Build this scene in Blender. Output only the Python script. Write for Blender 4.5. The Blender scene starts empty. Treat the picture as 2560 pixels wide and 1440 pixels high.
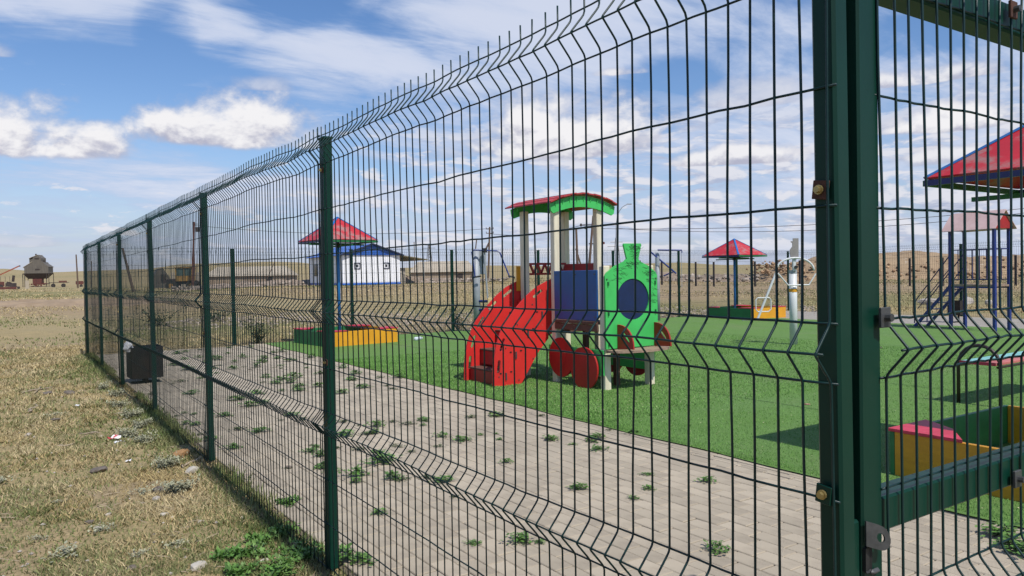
import bpy, bmesh, math, random
import numpy as np
from mathutils import Vector, Matrix
random.seed(7); rng = np.random.default_rng(7)
C = bpy.context.scene.collection
PI = math.pi

# ------------------------------------------------------------------ camera
YAW, PITCH, ROLL = 0.58594, 0.01634, -0.01754
EYE = Vector((-1.197, 0.0, 1.30))
Fv = Vector((math.sin(YAW)*math.cos(PITCH), math.cos(YAW)*math.cos(PITCH), -math.sin(PITCH)))
r0 = Vector((math.cos(YAW), -math.sin(YAW), 0)); u0 = r0.cross(Fv)
Rv = r0*math.cos(ROLL) + u0*math.sin(ROLL); Uv = -r0*math.sin(ROLL) + u0*math.cos(ROLL)
cam_d = bpy.data.cameras.new('camera'); cam = bpy.data.objects.new('camera', cam_d); C.objects.link(cam)
M4 = Matrix.Identity(4)
for i in range(3):
    M4[i][0] = Rv[i]; M4[i][1] = Uv[i]; M4[i][2] = -Fv[i]; M4[i][3] = EYE[i]
cam.matrix_world = M4
cam_d.lens = 26.743; cam_d.sensor_width = 36; cam_d.clip_start = 0.05; cam_d.clip_end = 20000
sc = bpy.context.scene; sc.camera = cam
sc.view_settings.view_transform = 'Standard'; sc.view_settings.look = 'None'
sc.view_settings.exposure = 0.0; sc.view_settings.gamma = 1.0; sc.view_settings.use_curve_mapping = False

# ------------------------------------------------------------------ sun
SUN_EL = 54.5
sd = bpy.data.lights.new('sun', 'SUN'); so = bpy.data.objects.new('sun', sd); C.objects.link(so)
sd.energy = 4.3; sd.angle = math.radians(0.53); sd.color = (1.0, 0.955, 0.88)
so.rotation_euler = (math.radians(90-SUN_EL), 0, math.radians(1.5)); so.location = (0, -20, 30)

# ------------------------------------------------------------------ sky
W = bpy.data.worlds.new('World'); sc.world = W; W.use_nodes = True
nt = W.node_tree; N = nt.nodes; L = nt.links; N.clear()
def nd(t, **k):
    n = N.new(t)
    for a, b in k.items(): setattr(n, a, b)
    return n
def lk(a, b): L.new(a, b)
def mth(op, a, b=None, c=None, clamp=False):
    n = nd('ShaderNodeMath', operation=op); n.use_clamp = clamp
    for i, v in enumerate((a, b, c)):
        if v is None: continue
        if isinstance(v, (int, float)): n.inputs[i].default_value = v
        else: lk(v, n.inputs[i])
    return n.outputs[0]
def smooth(x, a, b):
    n = nd('ShaderNodeMapRange', interpolation_type='SMOOTHSTEP')
    lk(x, n.inputs['Value']); n.inputs['From Min'].default_value = a; n.inputs['From Max'].default_value = b
    return n.outputs['Result']
def noise_w(vec, scale, det=4, rough=.55, dist=0.0):
    n = nd('ShaderNodeTexNoise'); lk(vec, n.inputs['Vector'])
    n.inputs['Scale'].default_value = scale; n.inputs['Detail'].default_value = det
    n.inputs['Roughness'].default_value = rough; n.inputs['Distortion'].default_value = dist
    return n
def mixc(f, a, b):
    n = nd('ShaderNodeMix', data_type='RGBA')
    if isinstance(f, (int, float)): n.inputs[0].default_value = f
    else: lk(f, n.inputs[0])
    for i, v in ((6, a), (7, b)):
        if isinstance(v, tuple): n.inputs[i].default_value = v+(1,)
        else: lk(v, n.inputs[i])
    return n.outputs[2]
sky = nd('ShaderNodeTexSky', sky_type='NISHITA'); sky.sun_disc = False
sky.sun_elevation = math.radians(SUN_EL); sky.sun_rotation = math.radians(180); sky.altitude = 600
sky.air_density = 1.15; sky.dust_density = 0.6; sky.ozone_density = 2.2
tc = nd('ShaderNodeTexCoord'); DIR = tc.outputs['Generated']
sx = nd('ShaderNodeSeparateXYZ'); lk(DIR, sx.inputs[0])
X_, Y_, Z_ = sx.outputs
U = mth('MULTIPLY', mth('ARCTAN2', X_, Y_), 180/PI)          # azimuth from the fence line, degrees
V = mth('MULTIPLY', mth('ARCSINE', Z_), 180/PI)              # elevation, degrees
# flat cloud-deck coordinates for the cirrus
zz = mth('ADD', mth('MAXIMUM', Z_, 0.0), 0.16)
cx = nd('ShaderNodeCombineXYZ'); lk(mth('DIVIDE', X_, zz), cx.inputs[0]); lk(mth('DIVIDE', Y_, zz), cx.inputs[1])
mp = nd('ShaderNodeMapping'); lk(cx.outputs[0], mp.inputs[0])
mp.inputs['Rotation'].default_value = (0, 0, math.radians(62)); mp.inputs['Scale'].default_value = (0.62, 1.25, 1)
PLN = mp.outputs[0]
def ell(u, v, ru, rv, du=None, dv=None):
    a = mth('SUBTRACT', U if du is None else mth('ADD', U, du), u); b = mth('SUBTRACT', V if dv is None else mth('ADD', V, dv), v)
    a = mth('DIVIDE', a, ru); b = mth('DIVIDE', b, rv)
    return mth('SUBTRACT', 1.0, mth('ADD', mth('MULTIPLY', a, a), mth('MULTIPLY', b, b)))   # 1 in the middle, 0 at the rim
# cirrus
n1 = noise_w(PLN, 1.25, 9, .60, .9).outputs['Fac']
n2 = noise_w(PLN, 4.2, 8, .64, .6).outputs['Fac']
cov = mth('ADD', n1, mth('MULTIPLY', mth('SUBTRACT', n2, .5), .50))
big = mth('MULTIPLY', smooth(U, 10.0, 32.0), smooth(U, 120, 80))                                   # the veil is thicker to the right; faded beyond the frame to lower ambient light
cov = mth('ADD', cov, mth('MULTIPLY', big, .105))
for e_, a in ((ell(6, 12.6, 13, 3.0), -.34), (ell(17, 20.0, 6, 3.2), -.30), (ell(9.5, 16.5, 2.2, 3.2), -.16), (ell(45, 13.6, 5, 2.2), -.26), (ell(43.5, 11.0, 4, 1.4), -.2), (ell(60, 15.0, 6, 1.6), -.2),
              (ell(1.5, 18.6, 8.5, 2.9), .26), (ell(21, 15.6, 7, 2.2), .22), (ell(12, 17.2, 4, 1.4), .16), (ell(36, 17.5, 13, 4.5), .17), (ell(10, 6.5, 14, 2.2), .13), (ell(52, 16.5, 6, 3.0), .12)):
    cov = mth('ADD', cov, mth('MULTIPLY', mth('MAXIMUM', e_, 0.0), a))
cov = mth('SUBTRACT', cov, mth('MULTIPLY', smooth(V, 24, 50), .07))  # cirrus thinned overhead, above the frame, to cut the sky's fill light
cir = mth('MULTIPLY', smooth(cov, .40, .72), .88)
hz = smooth(V, 10.5, .5)                                       # pale air low over the steppe
# middle layer: ragged flat puffs in long rows
cm = nd('ShaderNodeCombineXYZ'); lk(mth('MULTIPLY', U, .105), cm.inputs[0]); lk(mth('MULTIPLY', V, .40), cm.inputs[1])
cm2 = nd('ShaderNodeVectorMath', operation='ADD'); lk(cm.outputs[0], cm2.inputs[0]); cm2.inputs[1].default_value = (0, .22, 0)
r0_ = noise_w(cm.outputs[0], 2.3, 8, .60, .35).outputs['Fac']; r1_ = noise_w(cm2.outputs[0], 2.3, 8, .60, .35).outputs['Fac']
low = mth('MULTIPLY', smooth(V, 14.5, 8.0), smooth(V, .6, 2.4))
rows_ = mth('ADD', r0_, mth('ADD', mth('MULTIPLY', smooth(U, 16, 40), .095), mth('MULTIPLY', mth('MAXIMUM', ell(6, 10, 12, 4), 0), -.2)))
mid = mth('MULTIPLY', mth('MULTIPLY', smooth(rows_, .545, .66), low), .88)
midlit = smooth(mth('SUBTRACT', r0_, r1_), -.10, .085)
# cumulus
vb = nd('ShaderNodeVectorMath', operation='MULTIPLY'); lk(DIR, vb.inputs[0]); vb.inputs[1].default_value = (1, 1, 1.5)
vb2 = nd('ShaderNodeVectorMath', operation='ADD'); lk(vb.outputs[0], vb2.inputs[0]); vb2.inputs[1].default_value = (-.004, 0, .014)
nA = noise_w(vb.outputs[0], 12, 8, .57, .15).outputs['Fac']; nA2 = noise_w(vb2.outputs[0], 12, 8, .57, .15).outputs['Fac']
nC = noise_w(vb.outputs[0], 8, 3, .5, .2).outputs['Fac']
puff = mth('MULTIPLY', mth('SUBTRACT', nA, .5), 3.2)
edgelit = mth('MULTIPLY', mth('SUBTRACT', nA, nA2), 5.0)
CUM = [(13.4, 10.4, 7.3, 3.3, 1.0), (.2, 9.1, 8.0, 3.3, 1.0), (37.6, 10.2, 9.4, 4.2, 1.0), (-1.2, 14.3, 2.2, .9, .7), (15.6, 13.6, 2.4, .8, .6),
       (41.6, 14.6, 3.0, .6, .9), (50.0, 8.0, 5.6, 1.2, .95), (63.5, 9.4, 5.4, 1.5, 1.0), (62.5, 12.3, 5.0, 1.0, .9), (64.5, 7.2, 4.5, 1.0, .9),
       (20.0, 5.0, 2.0, .9, .85), (51, 12.2, 5.5, 1.6, .6), (.5, 2.6, 3.6, .7, .5), (29, 9.0, 3, .9, .6), (70, 10.6, 4, 1.2, .8),
       (-40, 11, 9, 2.4, .9), (-62, 14, 8, 2, .9), (95, 12, 9, 2.4, .9), (120, 9, 10, 2, .9), (150, 15, 9, 2.5, .9), (-110, 10, 11, 2.4, .9), (-150, 13, 9, 2.2, .9), (80, 7, 6, 1.2, .8)]
cum = None; core = None
for (u, v, ru, rv, k) in CUM:
    e = ell(u, v, ru, rv)
    below = smooth(mth('ADD', mth('SUBTRACT', V, v), mth('MULTIPLY', mth('SUBTRACT', nC, .5), .8)), -rv*.22, -rv*.50)    # flat bases
    e = mth('SUBTRACT', e, mth('MULTIPLY', below, 1.2))
    e2 = mth('ADD', e, puff)
    d = mth('MULTIPLY', smooth(e2, .02, .80 if k > .8 else 1.3), k)
    bs = mth('MULTIPLY', smooth(mth('ADD', mth('DIVIDE', mth('SUBTRACT', V, v), rv), mth('ADD', edgelit, mth('MULTIPLY', mth('SUBTRACT', nC, .5), 1.2))), -.70, .30), d)
    cum = d if cum is None else mth('MAXIMUM', cum, d)
    core = bs if core is None else mth('MAXIMUM', core, bs)
hs = nd('ShaderNodeHueSaturation'); hs.inputs['Saturation'].default_value = 1.22; hs.inputs['Value'].default_value = 1.0
lk(sky.outputs[0], hs.inputs['Color'])
tint = nd('ShaderNodeMix', data_type='RGBA', blend_type='MULTIPLY'); tint.inputs[0].default_value = 1; lk(hs.outputs[0], tint.inputs[6]); tint.inputs[7].default_value = (1.0, .93, 1.02, 1)
bg1 = nd('ShaderNodeBackground'); lk(tint.outputs[2], bg1.inputs[0]); bg1.inputs[1].default_value = 0.125
def bgn(c, st):
    b_ = nd('ShaderNodeBackground')
    if isinstance(c, tuple): b_.inputs[0].default_value = c+(1,)
    else: lk(c, b_.inputs[0])
    b_.inputs[1].default_value = st; return b_.outputs[0]
def mxs(f, a, b_):
    m_ = nd('ShaderNodeMixShader'); lk(f, m_.inputs[0]); lk(a, m_.inputs[1]); lk(b_, m_.inputs[2]); return m_.outputs[0]
o_ = mxs(mth('MULTIPLY', hz, .66), bg1.outputs[0], bgn((.40, .50, .74), .93))
o_ = mxs(cir, o_, bgn(mixc(smooth(cov, .45, .85), (.46, .57, .80), (.70, .75, .89)), .98))
o_ = mxs(mid, o_, bgn(mixc(midlit, (.45, .50, .66), (.80, .80, .86)), .98))
o_ = mxs(cum, o_, bgn(mixc(core, (.47, .48, .60), (.93, .92, .94)), .97))
wo = nd('ShaderNodeOutputWorld'); lk(o_, wo.inputs[0])

# ------------------------------------------------------------------ materials
def srgb(h):
    return tuple(((int(h[i:i+2], 16)/255)**2.2) for i in (0, 2, 4))
MATS = {}
def mat(name, col, col2=None, rough=.6, scale=6, amt=(.35, .65), bump=0.0, bscale=None, metal=0.0, spec=.5, wear=None, wscale=5, wth=(.62, .72), stretch=None, coords='Object', island=0.0):
    if name in MATS: return MATS[name]
    m = bpy.data.materials.new(name); m.use_nodes = True; t = m.node_tree; n = t.nodes; l = t.links
    b = n['Principled BSDF']; b.inputs['Roughness'].default_value = rough; b.inputs['Metallic'].default_value = metal
    b.inputs['Specular IOR Level'].default_value = spec
    tcn = n.new('ShaderNodeTexCoord'); vec = tcn.outputs[coords]
    if stretch:
        mpn = n.new('ShaderNodeMapping'); mpn.inputs['Scale'].default_value = stretch; l.new(vec, mpn.inputs[0]); vec = mpn.outputs[0]
    def nz(s, d=5, r=.6):
        k = n.new('ShaderNodeTexNoise'); l.new(vec, k.inputs['Vector']); k.inputs['Scale'].default_value = s
        k.inputs['Detail'].default_value = d; k.inputs['Roughness'].default_value = r; return k.outputs['Fac']
    def rampf(f, a, c):
        k = n.new('ShaderNodeMapRange'); k.interpolation_type = 'SMOOTHSTEP'; l.new(f, k.inputs[0]); k.inputs[1].default_value = a; k.inputs[2].default_value = c; return k.outputs[0]
    def mx(f, a, c):
        k = n.new('ShaderNodeMix'); k.data_type = 'RGBA'; l.new(f, k.inputs[0])
        for i, v in ((6, a), (7, c)):
            if isinstance(v, tuple): k.inputs[i].default_value = v+(1,)
            else: l.new(v, k.inputs[i])
        return k.outputs[2]
    if col2 is None: col2 = tuple(c*.82 for c in col)
    out = mx(rampf(nz(scale), *amt), col, col2)
    if wear: out = mx(rampf(nz(wscale, 8, .68), *wth), out, wear)
    if island:
        g = n.new('ShaderNodeNewGeometry'); k = n.new('ShaderNodeHueSaturation'); l.new(out, k.inputs['Color'])
        r = n.new('ShaderNodeMapRange'); l.new(g.outputs['Random Per Island'], r.inputs[0]); r.inputs[3].default_value = 1-island; r.inputs[4].default_value = 1+island
        l.new(r.outputs[0], k.inputs['Value']); out = k.outputs[0]
    l.new(out, b.inputs['Base Color'])
    if bump:
        k = n.new('ShaderNodeBump'); k.inputs['Strength'].default_value = bump; k.inputs['Distance'].default_value = .01
        l.new(nz(bscale or scale*6, 6), k.inputs['Height']); l.new(k.outputs[0], b.inputs['Normal'])
    MATS[name] = m; return m
def objrand(m, amt=.12):
    """vary the value of a material from object to object"""
    t = m.node_tree; n = t.nodes; l = t.links; b = n['Principled BSDF']; src = b.inputs['Base Color'].links[0].from_socket
    oi = n.new('ShaderNodeObjectInfo'); r = n.new('ShaderNodeMapRange'); l.new(oi.outputs['Random'], r.inputs[0]); r.inputs[3].default_value = 1-amt; r.inputs[4].default_value = 1+amt
    k = n.new('ShaderNodeHueSaturation'); l.new(src, k.inputs['Color']); l.new(r.outputs[0], k.inputs['Value']); l.new(k.outputs[0], b.inputs['Base Color']); return m

GREENP = mat('green_powder_coat', (.0015, .027, .017), (.002, .034, .021), rough=.42, spec=.24, scale=3, bump=.03, bscale=40, wear=(.03, .075, .055), wscale=26, wth=(.76, .82))
GREENW = mat('green_wire_coat', (.002, .020, .020), (.003, .027, .025), rough=.40, spec=.35, scale=30, wear=(.30, .33, .30), wscale=60, wth=(.82, .86))
RUST = mat('rusty_steel', (.09, .032, .018), (.05, .02, .013), rough=.85, scale=40, bump=.3)
BRASS = mat('zinc_brass_bolt', (.42, .33, .14), rough=.35, metal=.7, scale=20)
ZINC = mat('worn_galvanised', (.085, .088, .088), (.05, .052, .052), rough=.5, metal=.3, scale=18, bump=.1)
RED = mat('red_painted_plywood', (.62, .022, .018), (.54, .020, .016), rough=.55, scale=4, bump=.10, bscale=30, wear=(.50, .20, .16), wscale=9, wth=(.66, .80))
DRED = mat('dark_red_paint', (.36, .014, .014), (.29, .012, .012), rough=.5, scale=5, bump=.06, wear=(.30, .12, .09), wscale=16, wth=(.76, .82))
WHEEL = mat('red_wheel_paint', (.42, .014, .014), (.36, .012, .012), rough=.5, scale=5, bump=.05, wear=(.46, .18, .15), wscale=20, wth=(.78, .84))
LGREEN = mat('bright_green_paint', (.055, .50, .11), (.048, .43, .095), rough=.5, scale=4, bump=.06, wear=(.16, .46, .18), wscale=7, wth=(.66, .80))
BLUE = mat('blue_painted_plywood', (.008, .088, .29), (.009, .078, .25), rough=.45, scale=5, bump=.06, wear=(.03, .20, .42), wscale=14, wth=(.70, .80))
NAVY = mat('navy_disc_paint', (.004, .017, .078), (.003, .013, .06), rough=.5, scale=6, wear=(.01, .045, .17), wscale=9, wth=(.6, .75))
CREAM = mat('cream_painted_timber', (.72, .66, .50), (.62, .56, .42), rough=.6, scale=7, stretch=(4, 4, .6), bump=.1, bscale=30, wear=(.40, .33, .22), wscale=9, wth=(.70, .78))
WOODB = mat('weathered_brown_plank', (.13, .060, .040), (.09, .040, .030), rough=.75, scale=6, stretch=(3, 3, 10), bump=.3, bscale=40, wear=(.32, .22, .16), wscale=6, wth=(.58, .70))
WOODG = mat('bare_grey_plywood', (.34, .24, .17), (.24, .16, .12), rough=.8, scale=9, bump=.2, bscale=30)
ROOFR = mat('peeling_red_roof', (.50, .020, .030), (.43, .018, .026), rough=.5, scale=4, bump=.1, bscale=20, wear=(.33, .165, .15), wscale=2.6, wth=(.46, .62), stretch=(1, 1, 1.8))
TRIMB = mat('blue_trim_paint', (.020, .15, .44), (.018, .12, .38), rough=.45, scale=6, wear=(.20, .26, .34), wscale=14, wth=(.72, .78))
BPOST = mat('blue_pole_paint', (.015, .16, .42), (.013, .13, .36), rough=.4, scale=5)
YEL = mat('yellow_board_paint', (.70, .33, .012), (.62, .28, .010), rough=.5, scale=4, bump=.12, bscale=26, wear=(.50, .30, .16), wscale=3.2, wth=(.70, .74))
YEL2 = mat('orange_yellow_board_paint', (.55, .26, .010), (.48, .22, .008), rough=.5, scale=4, stretch=(1, 1, 5), bump=.25, bscale=18, wear=(.30, .13, .02), wscale=22, wth=(.72, .76))
DGRN = mat('dark_green_board_paint', (.010, .15, .045), (.009, .12, .036), rough=.5, scale=4, bump=.1, wear=(.38, .27, .15), wscale=3.5, wth=(.66, .69), stretch=(1, 1, 2.5))
PINK = mat('pink_red_seat_paint', (.55, .035, .075), (.45, .025, .05), rough=.55, scale=7, wear=(.60, .22, .22), wscale=9, wth=(.60, .75))
BROWNT = mat('dark_brown_tube', (.035, .020, .016), rough=.45, scale=8)
TURQ = mat('turquoise_plank', (.22, .50, .47), (.18, .42, .40), rough=.6, scale=8, wear=(.40, .34, .26), wscale=12, wth=(.62, .7))
PINKP = mat('faded_pink_plank', (.50, .15, .13), (.42, .11, .10), rough=.6, scale=6, wear=(.45, .32, .24), wscale=12, wth=(.62, .7))
GREYP = mat('grey_painted_steel', (.30, .33, .36), (.26, .28, .31), rough=.45, scale=5, wear=(.16, .13, .11), wscale=18, wth=(.72, .76))
WHITEP = mat('chipped_white_steel', (.62, .64, .64), (.54, .56, .56), rough=.4, scale=6, wear=(.14, .12, .10), wscale=14, wth=(.66, .69), stretch=(1, 1, .5))
BLUET = mat('blue_steel_tube', (.012, .035, .20), (.010, .028, .16), rough=.35, scale=8)
BLUET2 = mat('navy_steel_tube', (.012, .022, .12), (.010, .018, .095), rough=.4, scale=8)
BLACKP = mat('black_rubber', (.015, .015, .015), rough=.6, scale=8)
BINM = mat('black_sheet_metal', (.012, .010, .009), (.022, .016, .013), rough=.6, spec=.25, scale=7, bump=.08, wear=(.07, .035, .02), wscale=9, wth=(.66, .74))
PALEPINK = mat('faded_pink_roof', (.72, .50, .46), (.64, .43, .39), rough=.6, scale=4)
SAND = mat('sandbox_sand', (.30, .22, .13), (.22, .17, .10), rough=.95, scale=9, bump=.5, bscale=60)
WHITEW = mat('white_siding', (.80, .81, .84), (.76, .77, .80), rough=.5, scale=2)
BLUEROOF = mat('blue_metal_roof', (.030, .13, .50), (.026, .11, .44), rough=.35, scale=2)
NAVYT = mat('navy_window_trim', (.02, .025, .06), rough=.4, scale=4)
GLASSD = mat('dark_window_glass', (.02, .025, .035), rough=.08, scale=2, spec=.8)
AWN = mat('khaki_awning', (.22, .20, .13), rough=.8, scale=3)
OLDWOOD = mat('old_pole_timber', (.10, .065, .045), (.14, .10, .075), rough=.9, scale=6, stretch=(5, 5, .7), bump=.3)
CONC = mat('pale_concrete', (.38, .34, .29), (.30, .26, .21), rough=.9, scale=3, bump=.2)
SHEDROOF = mat('pale_shed_roof', (.40, .345, .265), (.33, .28, .21), rough=.85, scale=.6)
SHEDWALL = mat('mud_brick_wall', (.34, .27, .19), (.28, .21, .15), rough=.95, scale=.8)
GREYTIN = mat('grey_sheet_tin', (.14, .122, .098), (.10, .088, .072), rough=.6, scale=1.2, stretch=(3, 3, .4))
DARKM = mat('dark_machine_steel', (.03, .024, .024), (.05, .035, .03), rough=.7, scale=2)
REDM = mat('red_machine_paint', (.13, .035, .025), (.08, .025, .02), rough=.7, scale=2)
ORM = mat('orange_boom_paint', (.30, .08, .04), rough=.7, scale=2)
YELM = mat('faded_yellow_tractor', (.33, .20, .05), (.22, .12, .04), rough=.6, scale=2)
GLASSG = mat('green_cab_glass', (.07, .11, .10), rough=.15, scale=1)
TYRE = mat('dusty_tyre', (.035, .033, .03), rough=.9, scale=3)
STONEM = mat('field_stone', (.42, .38, .33), (.33, .29, .25), rough=.9, scale=4, bump=.4)
STONED = mat('dark_slate_stone', (.12, .098, .078), (.18, .15, .12), rough=.85, scale=14, bump=.4)
STONEW = mat('pale_stone', (.50, .46, .39), (.40, .36, .29), rough=.9, scale=14, bump=.3)
STICK = mat('bleached_twig', (.42, .34, .24), (.30, .24, .17), rough=.85, scale=10)
BONE = mat('yellow_stick', (.62, .45, .18), (.50, .34, .13), rough=.6, scale=10)
PAPER = mat('white_litter', (.72, .73, .74), rough=.6, scale=10)
REDPAP = mat('red_white_wrapper', (.48, .05, .06), (.75, .72, .70), rough=.5, scale=22, amt=(.48, .52))
CLUMP = mat('orange_brown_clod', (.40, .22, .09), (.32, .18, .08), rough=.95, scale=20, bump=.6)
BAG = mat('white_plastic_bag', (.75, .76, .78), rough=.35, scale=6)
BOTTLE = mat('clear_plastic_bottle', (.55, .62, .66), rough=.15, scale=6)
SCRIB = mat('dark_marker', (.010, .045, .016), rough=.7, scale=20)
PAVERM = objrand(mat('concrete_paver', (.425, .362, .268), (.36, .305, .226), rough=.9, scale=3.0, amt=(.3, .7), bump=.5, bscale=130, wear=(.285, .235, .175), wscale=7, wth=(.54, .76), coords='Object'), .11)
PAVERS = mat('concrete_paver_joined', (.425, .362, .268), (.36, .305, .226), rough=.9, scale=1.3, bump=.5, bscale=130, wear=(.285, .235, .175), wscale=3, wth=(.54, .72), island=.11)
BED = mat('sandy_joint', (.19, .155, .11), (.13, .105, .075), rough=1.0, scale=12, bump=.5, bscale=90)
LEAF = mat('fresh_weed_leaf', (.070, .170, .026), (.115, .21, .042), rough=.6, scale=14, island=.35)
LEAFD = mat('dusty_weed_leaf', (.055, .085, .028), (.095, .11, .045), rough=.7, scale=14, island=.35)
LEAFB = mat('bush_leaf', (.030, .060, .022), (.055, .085, .035), rough=.7, scale=9, island=.45)
GREYLEAF = mat('silvery_wormwood', (.27, .28, .19), (.34, .33, .21), rough=.9, scale=10, island=.3)
STEMM = mat('plant_stem', (.07, .06, .03), rough=.8, scale=10)

# ------------------------------------------------------------------ mesh helpers
class MB:
    def __init__(s): s.v = []; s.f = []; s.e = []
    def add(s, vs, fs):
        o = len(s.v); s.v += [tuple(v) for v in vs]; s.f += [tuple(i+o for i in f) for f in fs]; return s
    def box(s, c, d, rz=0.0, bev=0.0):
        hx, hy, hz = d[0]/2, d[1]/2, d[2]/2; cs, sn = math.cos(rz), math.sin(rz)
        vs = []
        if bev <= 0:
            for z in (-hz, hz):
                for x, y in ((-hx, -hy), (hx, -hy), (hx, hy), (-hx, hy)): vs.append((x, y, z))
            fs = [(0, 3, 2, 1), (4, 5, 6, 7), (0, 1, 5, 4), (1, 2, 6, 5), (2, 3, 7, 6), (3, 0, 4, 7)]
        else:
            b = bev
            for z, i in ((-hz, b), (-hz+b, 0), (hz-b, 0), (hz, b)):
                for x, y in ((-hx+b, -hy+i), (hx-b, -hy+i), (hx-i, -hy+b), (hx-i, hy-b), (hx-b, hy-i), (-hx+b, hy-i), (-hx+i, hy-b), (-hx+i, -hy+b)): vs.append((x, y, z))
            fs = [tuple(range(7, -1, -1)), tuple(range(24, 32))]
            for r in range(3):
                for k in range(8): fs.append((r*8+k, r*8+(k+1) % 8, (r+1)*8+(k+1) % 8, (r+1)*8+k))
        return s.add([(c[0]+x*cs-y*sn, c[1]+x*sn+y*cs, c[2]+z) for x, y, z in vs], fs)
    def tube(s, pts, r, n=8, cap=True, closed=False):
        P = [Vector(p) for p in pts]; k = len(P); rs = r if isinstance(r, (list, tuple)) else [r]*k
        rings = []; prev = None
        for i, p in enumerate(P):
            if closed: t = P[(i+1) % k]-P[i-1]
            else: t = P[min(i+1, k-1)]-P[max(i-1, 0)]
            t.normalize()
            if prev is None:
                a = Vector((0, 0, 1)) if abs(t.z) < .9 else Vector((1, 0, 0)); a = (a-t*a.dot(t)).normalized()
            else: a = (prev-t*prev.dot(t)).normalized()
            prev = a; b = t.cross(a)
            rings.append([p+(a*math.cos(2*PI*j/n)+b*math.sin(2*PI*j/n))*rs[i] for j in range(n)])
        vs = [v for q in rings for v in q]; fs = []
        for i in range(k if closed else k-1):
            i2 = (i+1) % k
            for j in range(n): fs.append((i*n+j, i*n+(j+1) % n, i2*n+(j+1) % n, i2*n+j))
        if cap and not closed: fs += [tuple(range(n-1, -1, -1)), tuple((k-1)*n+j for j in range(n))]
        return s.add(vs, fs)
    def bar(s, a, b, w, h, up=(0, 0, 1)):
        a, b = Vector(a), Vector(b); t = (b-a).normalized(); u = Vector(up)
        if abs(t.dot(u)) > .97: u = Vector((1, 0, 0))
        x = t.cross(u).normalized(); y = x.cross(t)
        vs = [p+x*(i*w/2)+y*(j*h/2) for p in (a, b) for i, j in ((-1, -1), (1, -1), (1, 1), (-1, 1))]
        return s.add(vs, [(0, 3, 2, 1), (4, 5, 6, 7), (0, 1, 5, 4), (1, 2, 6, 5), (2, 3, 7, 6), (3, 0, 4, 7)])
    def plate(s, outline, fn, th, holes=()):
        """flat plate: outline and holes in 2D, fn maps (a, b, t) to 3D, t running 0..th"""
        bm = bmesh.new(); edges = []
        for loop in [outline]+list(holes):
            vs = [bm.verts.new((a, b, 0)) for a, b in loop]
            edges += [bm.edges.new((vs[i], vs[(i+1) % len(vs)])) for i in range(len(vs))]
        bmesh.ops.triangle_fill(bm, use_beauty=True, edges=edges, normal=(0, 0, 1))
        bm.verts.index_update()
        flat = [v.co.copy() for v in bm.verts]; tri = [tuple(v.index for v in f.verts) for f in bm.faces]; n = len(flat)
        be = [(e.verts[0].index, e.verts[1].index) for e in bm.edges if len(e.link_faces) == 1]
        bm.free()
        vs = [fn(p.x, p.y, 0) for p in flat]+[fn(p.x, p.y, th) for p in flat]
        fs = tri+[tuple(i+n for i in reversed(f)) for f in tri]+[(a, b, b+n, a+n) for a, b in be]
        return s.add(vs, fs)
    def build(s, name, m, parent=None, smooth=False, loc=None):
        me = bpy.data.meshes.new(name); me.from_pydata([tuple(v) for v in s.v], [], s.f)
        bm = bmesh.new(); bm.from_mesh(me); bmesh.ops.recalc_face_normals(bm, faces=bm.faces); bm.to_mesh(me); bm.free()
        me.materials.append(m)
        if smooth:
            for p in me.polygons: p.use_smooth = True
        o = bpy.data.objects.new(name, me); C.objects.link(o)
        if parent: o.parent = parent
        if loc: o.location = loc
        return o
def tag(o, label=None, cat=None, group=None, kind=None):
    if label: o['label'] = label
    if cat: o['category'] = cat
    if group: o['group'] = group
    if kind: o['kind'] = kind
    return o
def thing(name, loc, label, cat, group=None, rz=0.0):
    o = bpy.data.objects.new(name, None); C.objects.link(o); o.location = loc; o.rotation_euler = (0, 0, rz); o.empty_display_size = .2
    return tag(o, label, cat, group)
def raw(name, V_, F_, m, parent=None, kind=None):
    """big mesh straight from numpy arrays"""
    me = bpy.data.meshes.new(name); V_ = np.asarray(V_, np.float32); F_ = np.asarray(F_, np.int32); k = F_.shape[1]
    me.vertices.add(len(V_)); me.vertices.foreach_set('co', V_.ravel()); me.loops.add(F_.size); me.loops.foreach_set('vertex_index', F_.ravel())
    me.polygons.add(len(F_)); me.polygons.foreach_set('loop_start', np.arange(0, F_.size, k, dtype=np.int32)); me.polygons.foreach_set('loop_total', np.full(len(F_), k, np.int32))
    me.update(calc_edges=True); me.materials.append(m)
    o = bpy.data.objects.new(name, me); C.objects.link(o)
    if parent: o.parent = parent
    if kind: o['kind'] = kind
    return o
def clone(o, parent=None):
    c = o.copy(); C.objects.link(c); c.parent = parent
    for ch in list(o.children): clone(ch, c)
    return c
def disc(c, r, th, axis, n=32, ry=None):
    """flat disc; axis 'x' or 'y'"""
    ry = ry or r; mb = MB(); vs = []
    for t in (-th/2, th/2):
        for i in range(n):
            a = 2*PI*i/n; p, q = r*math.cos(a), ry*math.sin(a)
            vs.append((c[0]+t, c[1]+p, c[2]+q) if axis == 'x' else (c[0]+p, c[1]+t, c[2]+q))
    fs = [tuple(range(n-1, -1, -1)), tuple(range(n, 2*n))]+[(i, (i+1) % n, n+(i+1) % n, n+i) for i in range(n)]
    return mb.add(vs, fs)

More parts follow.
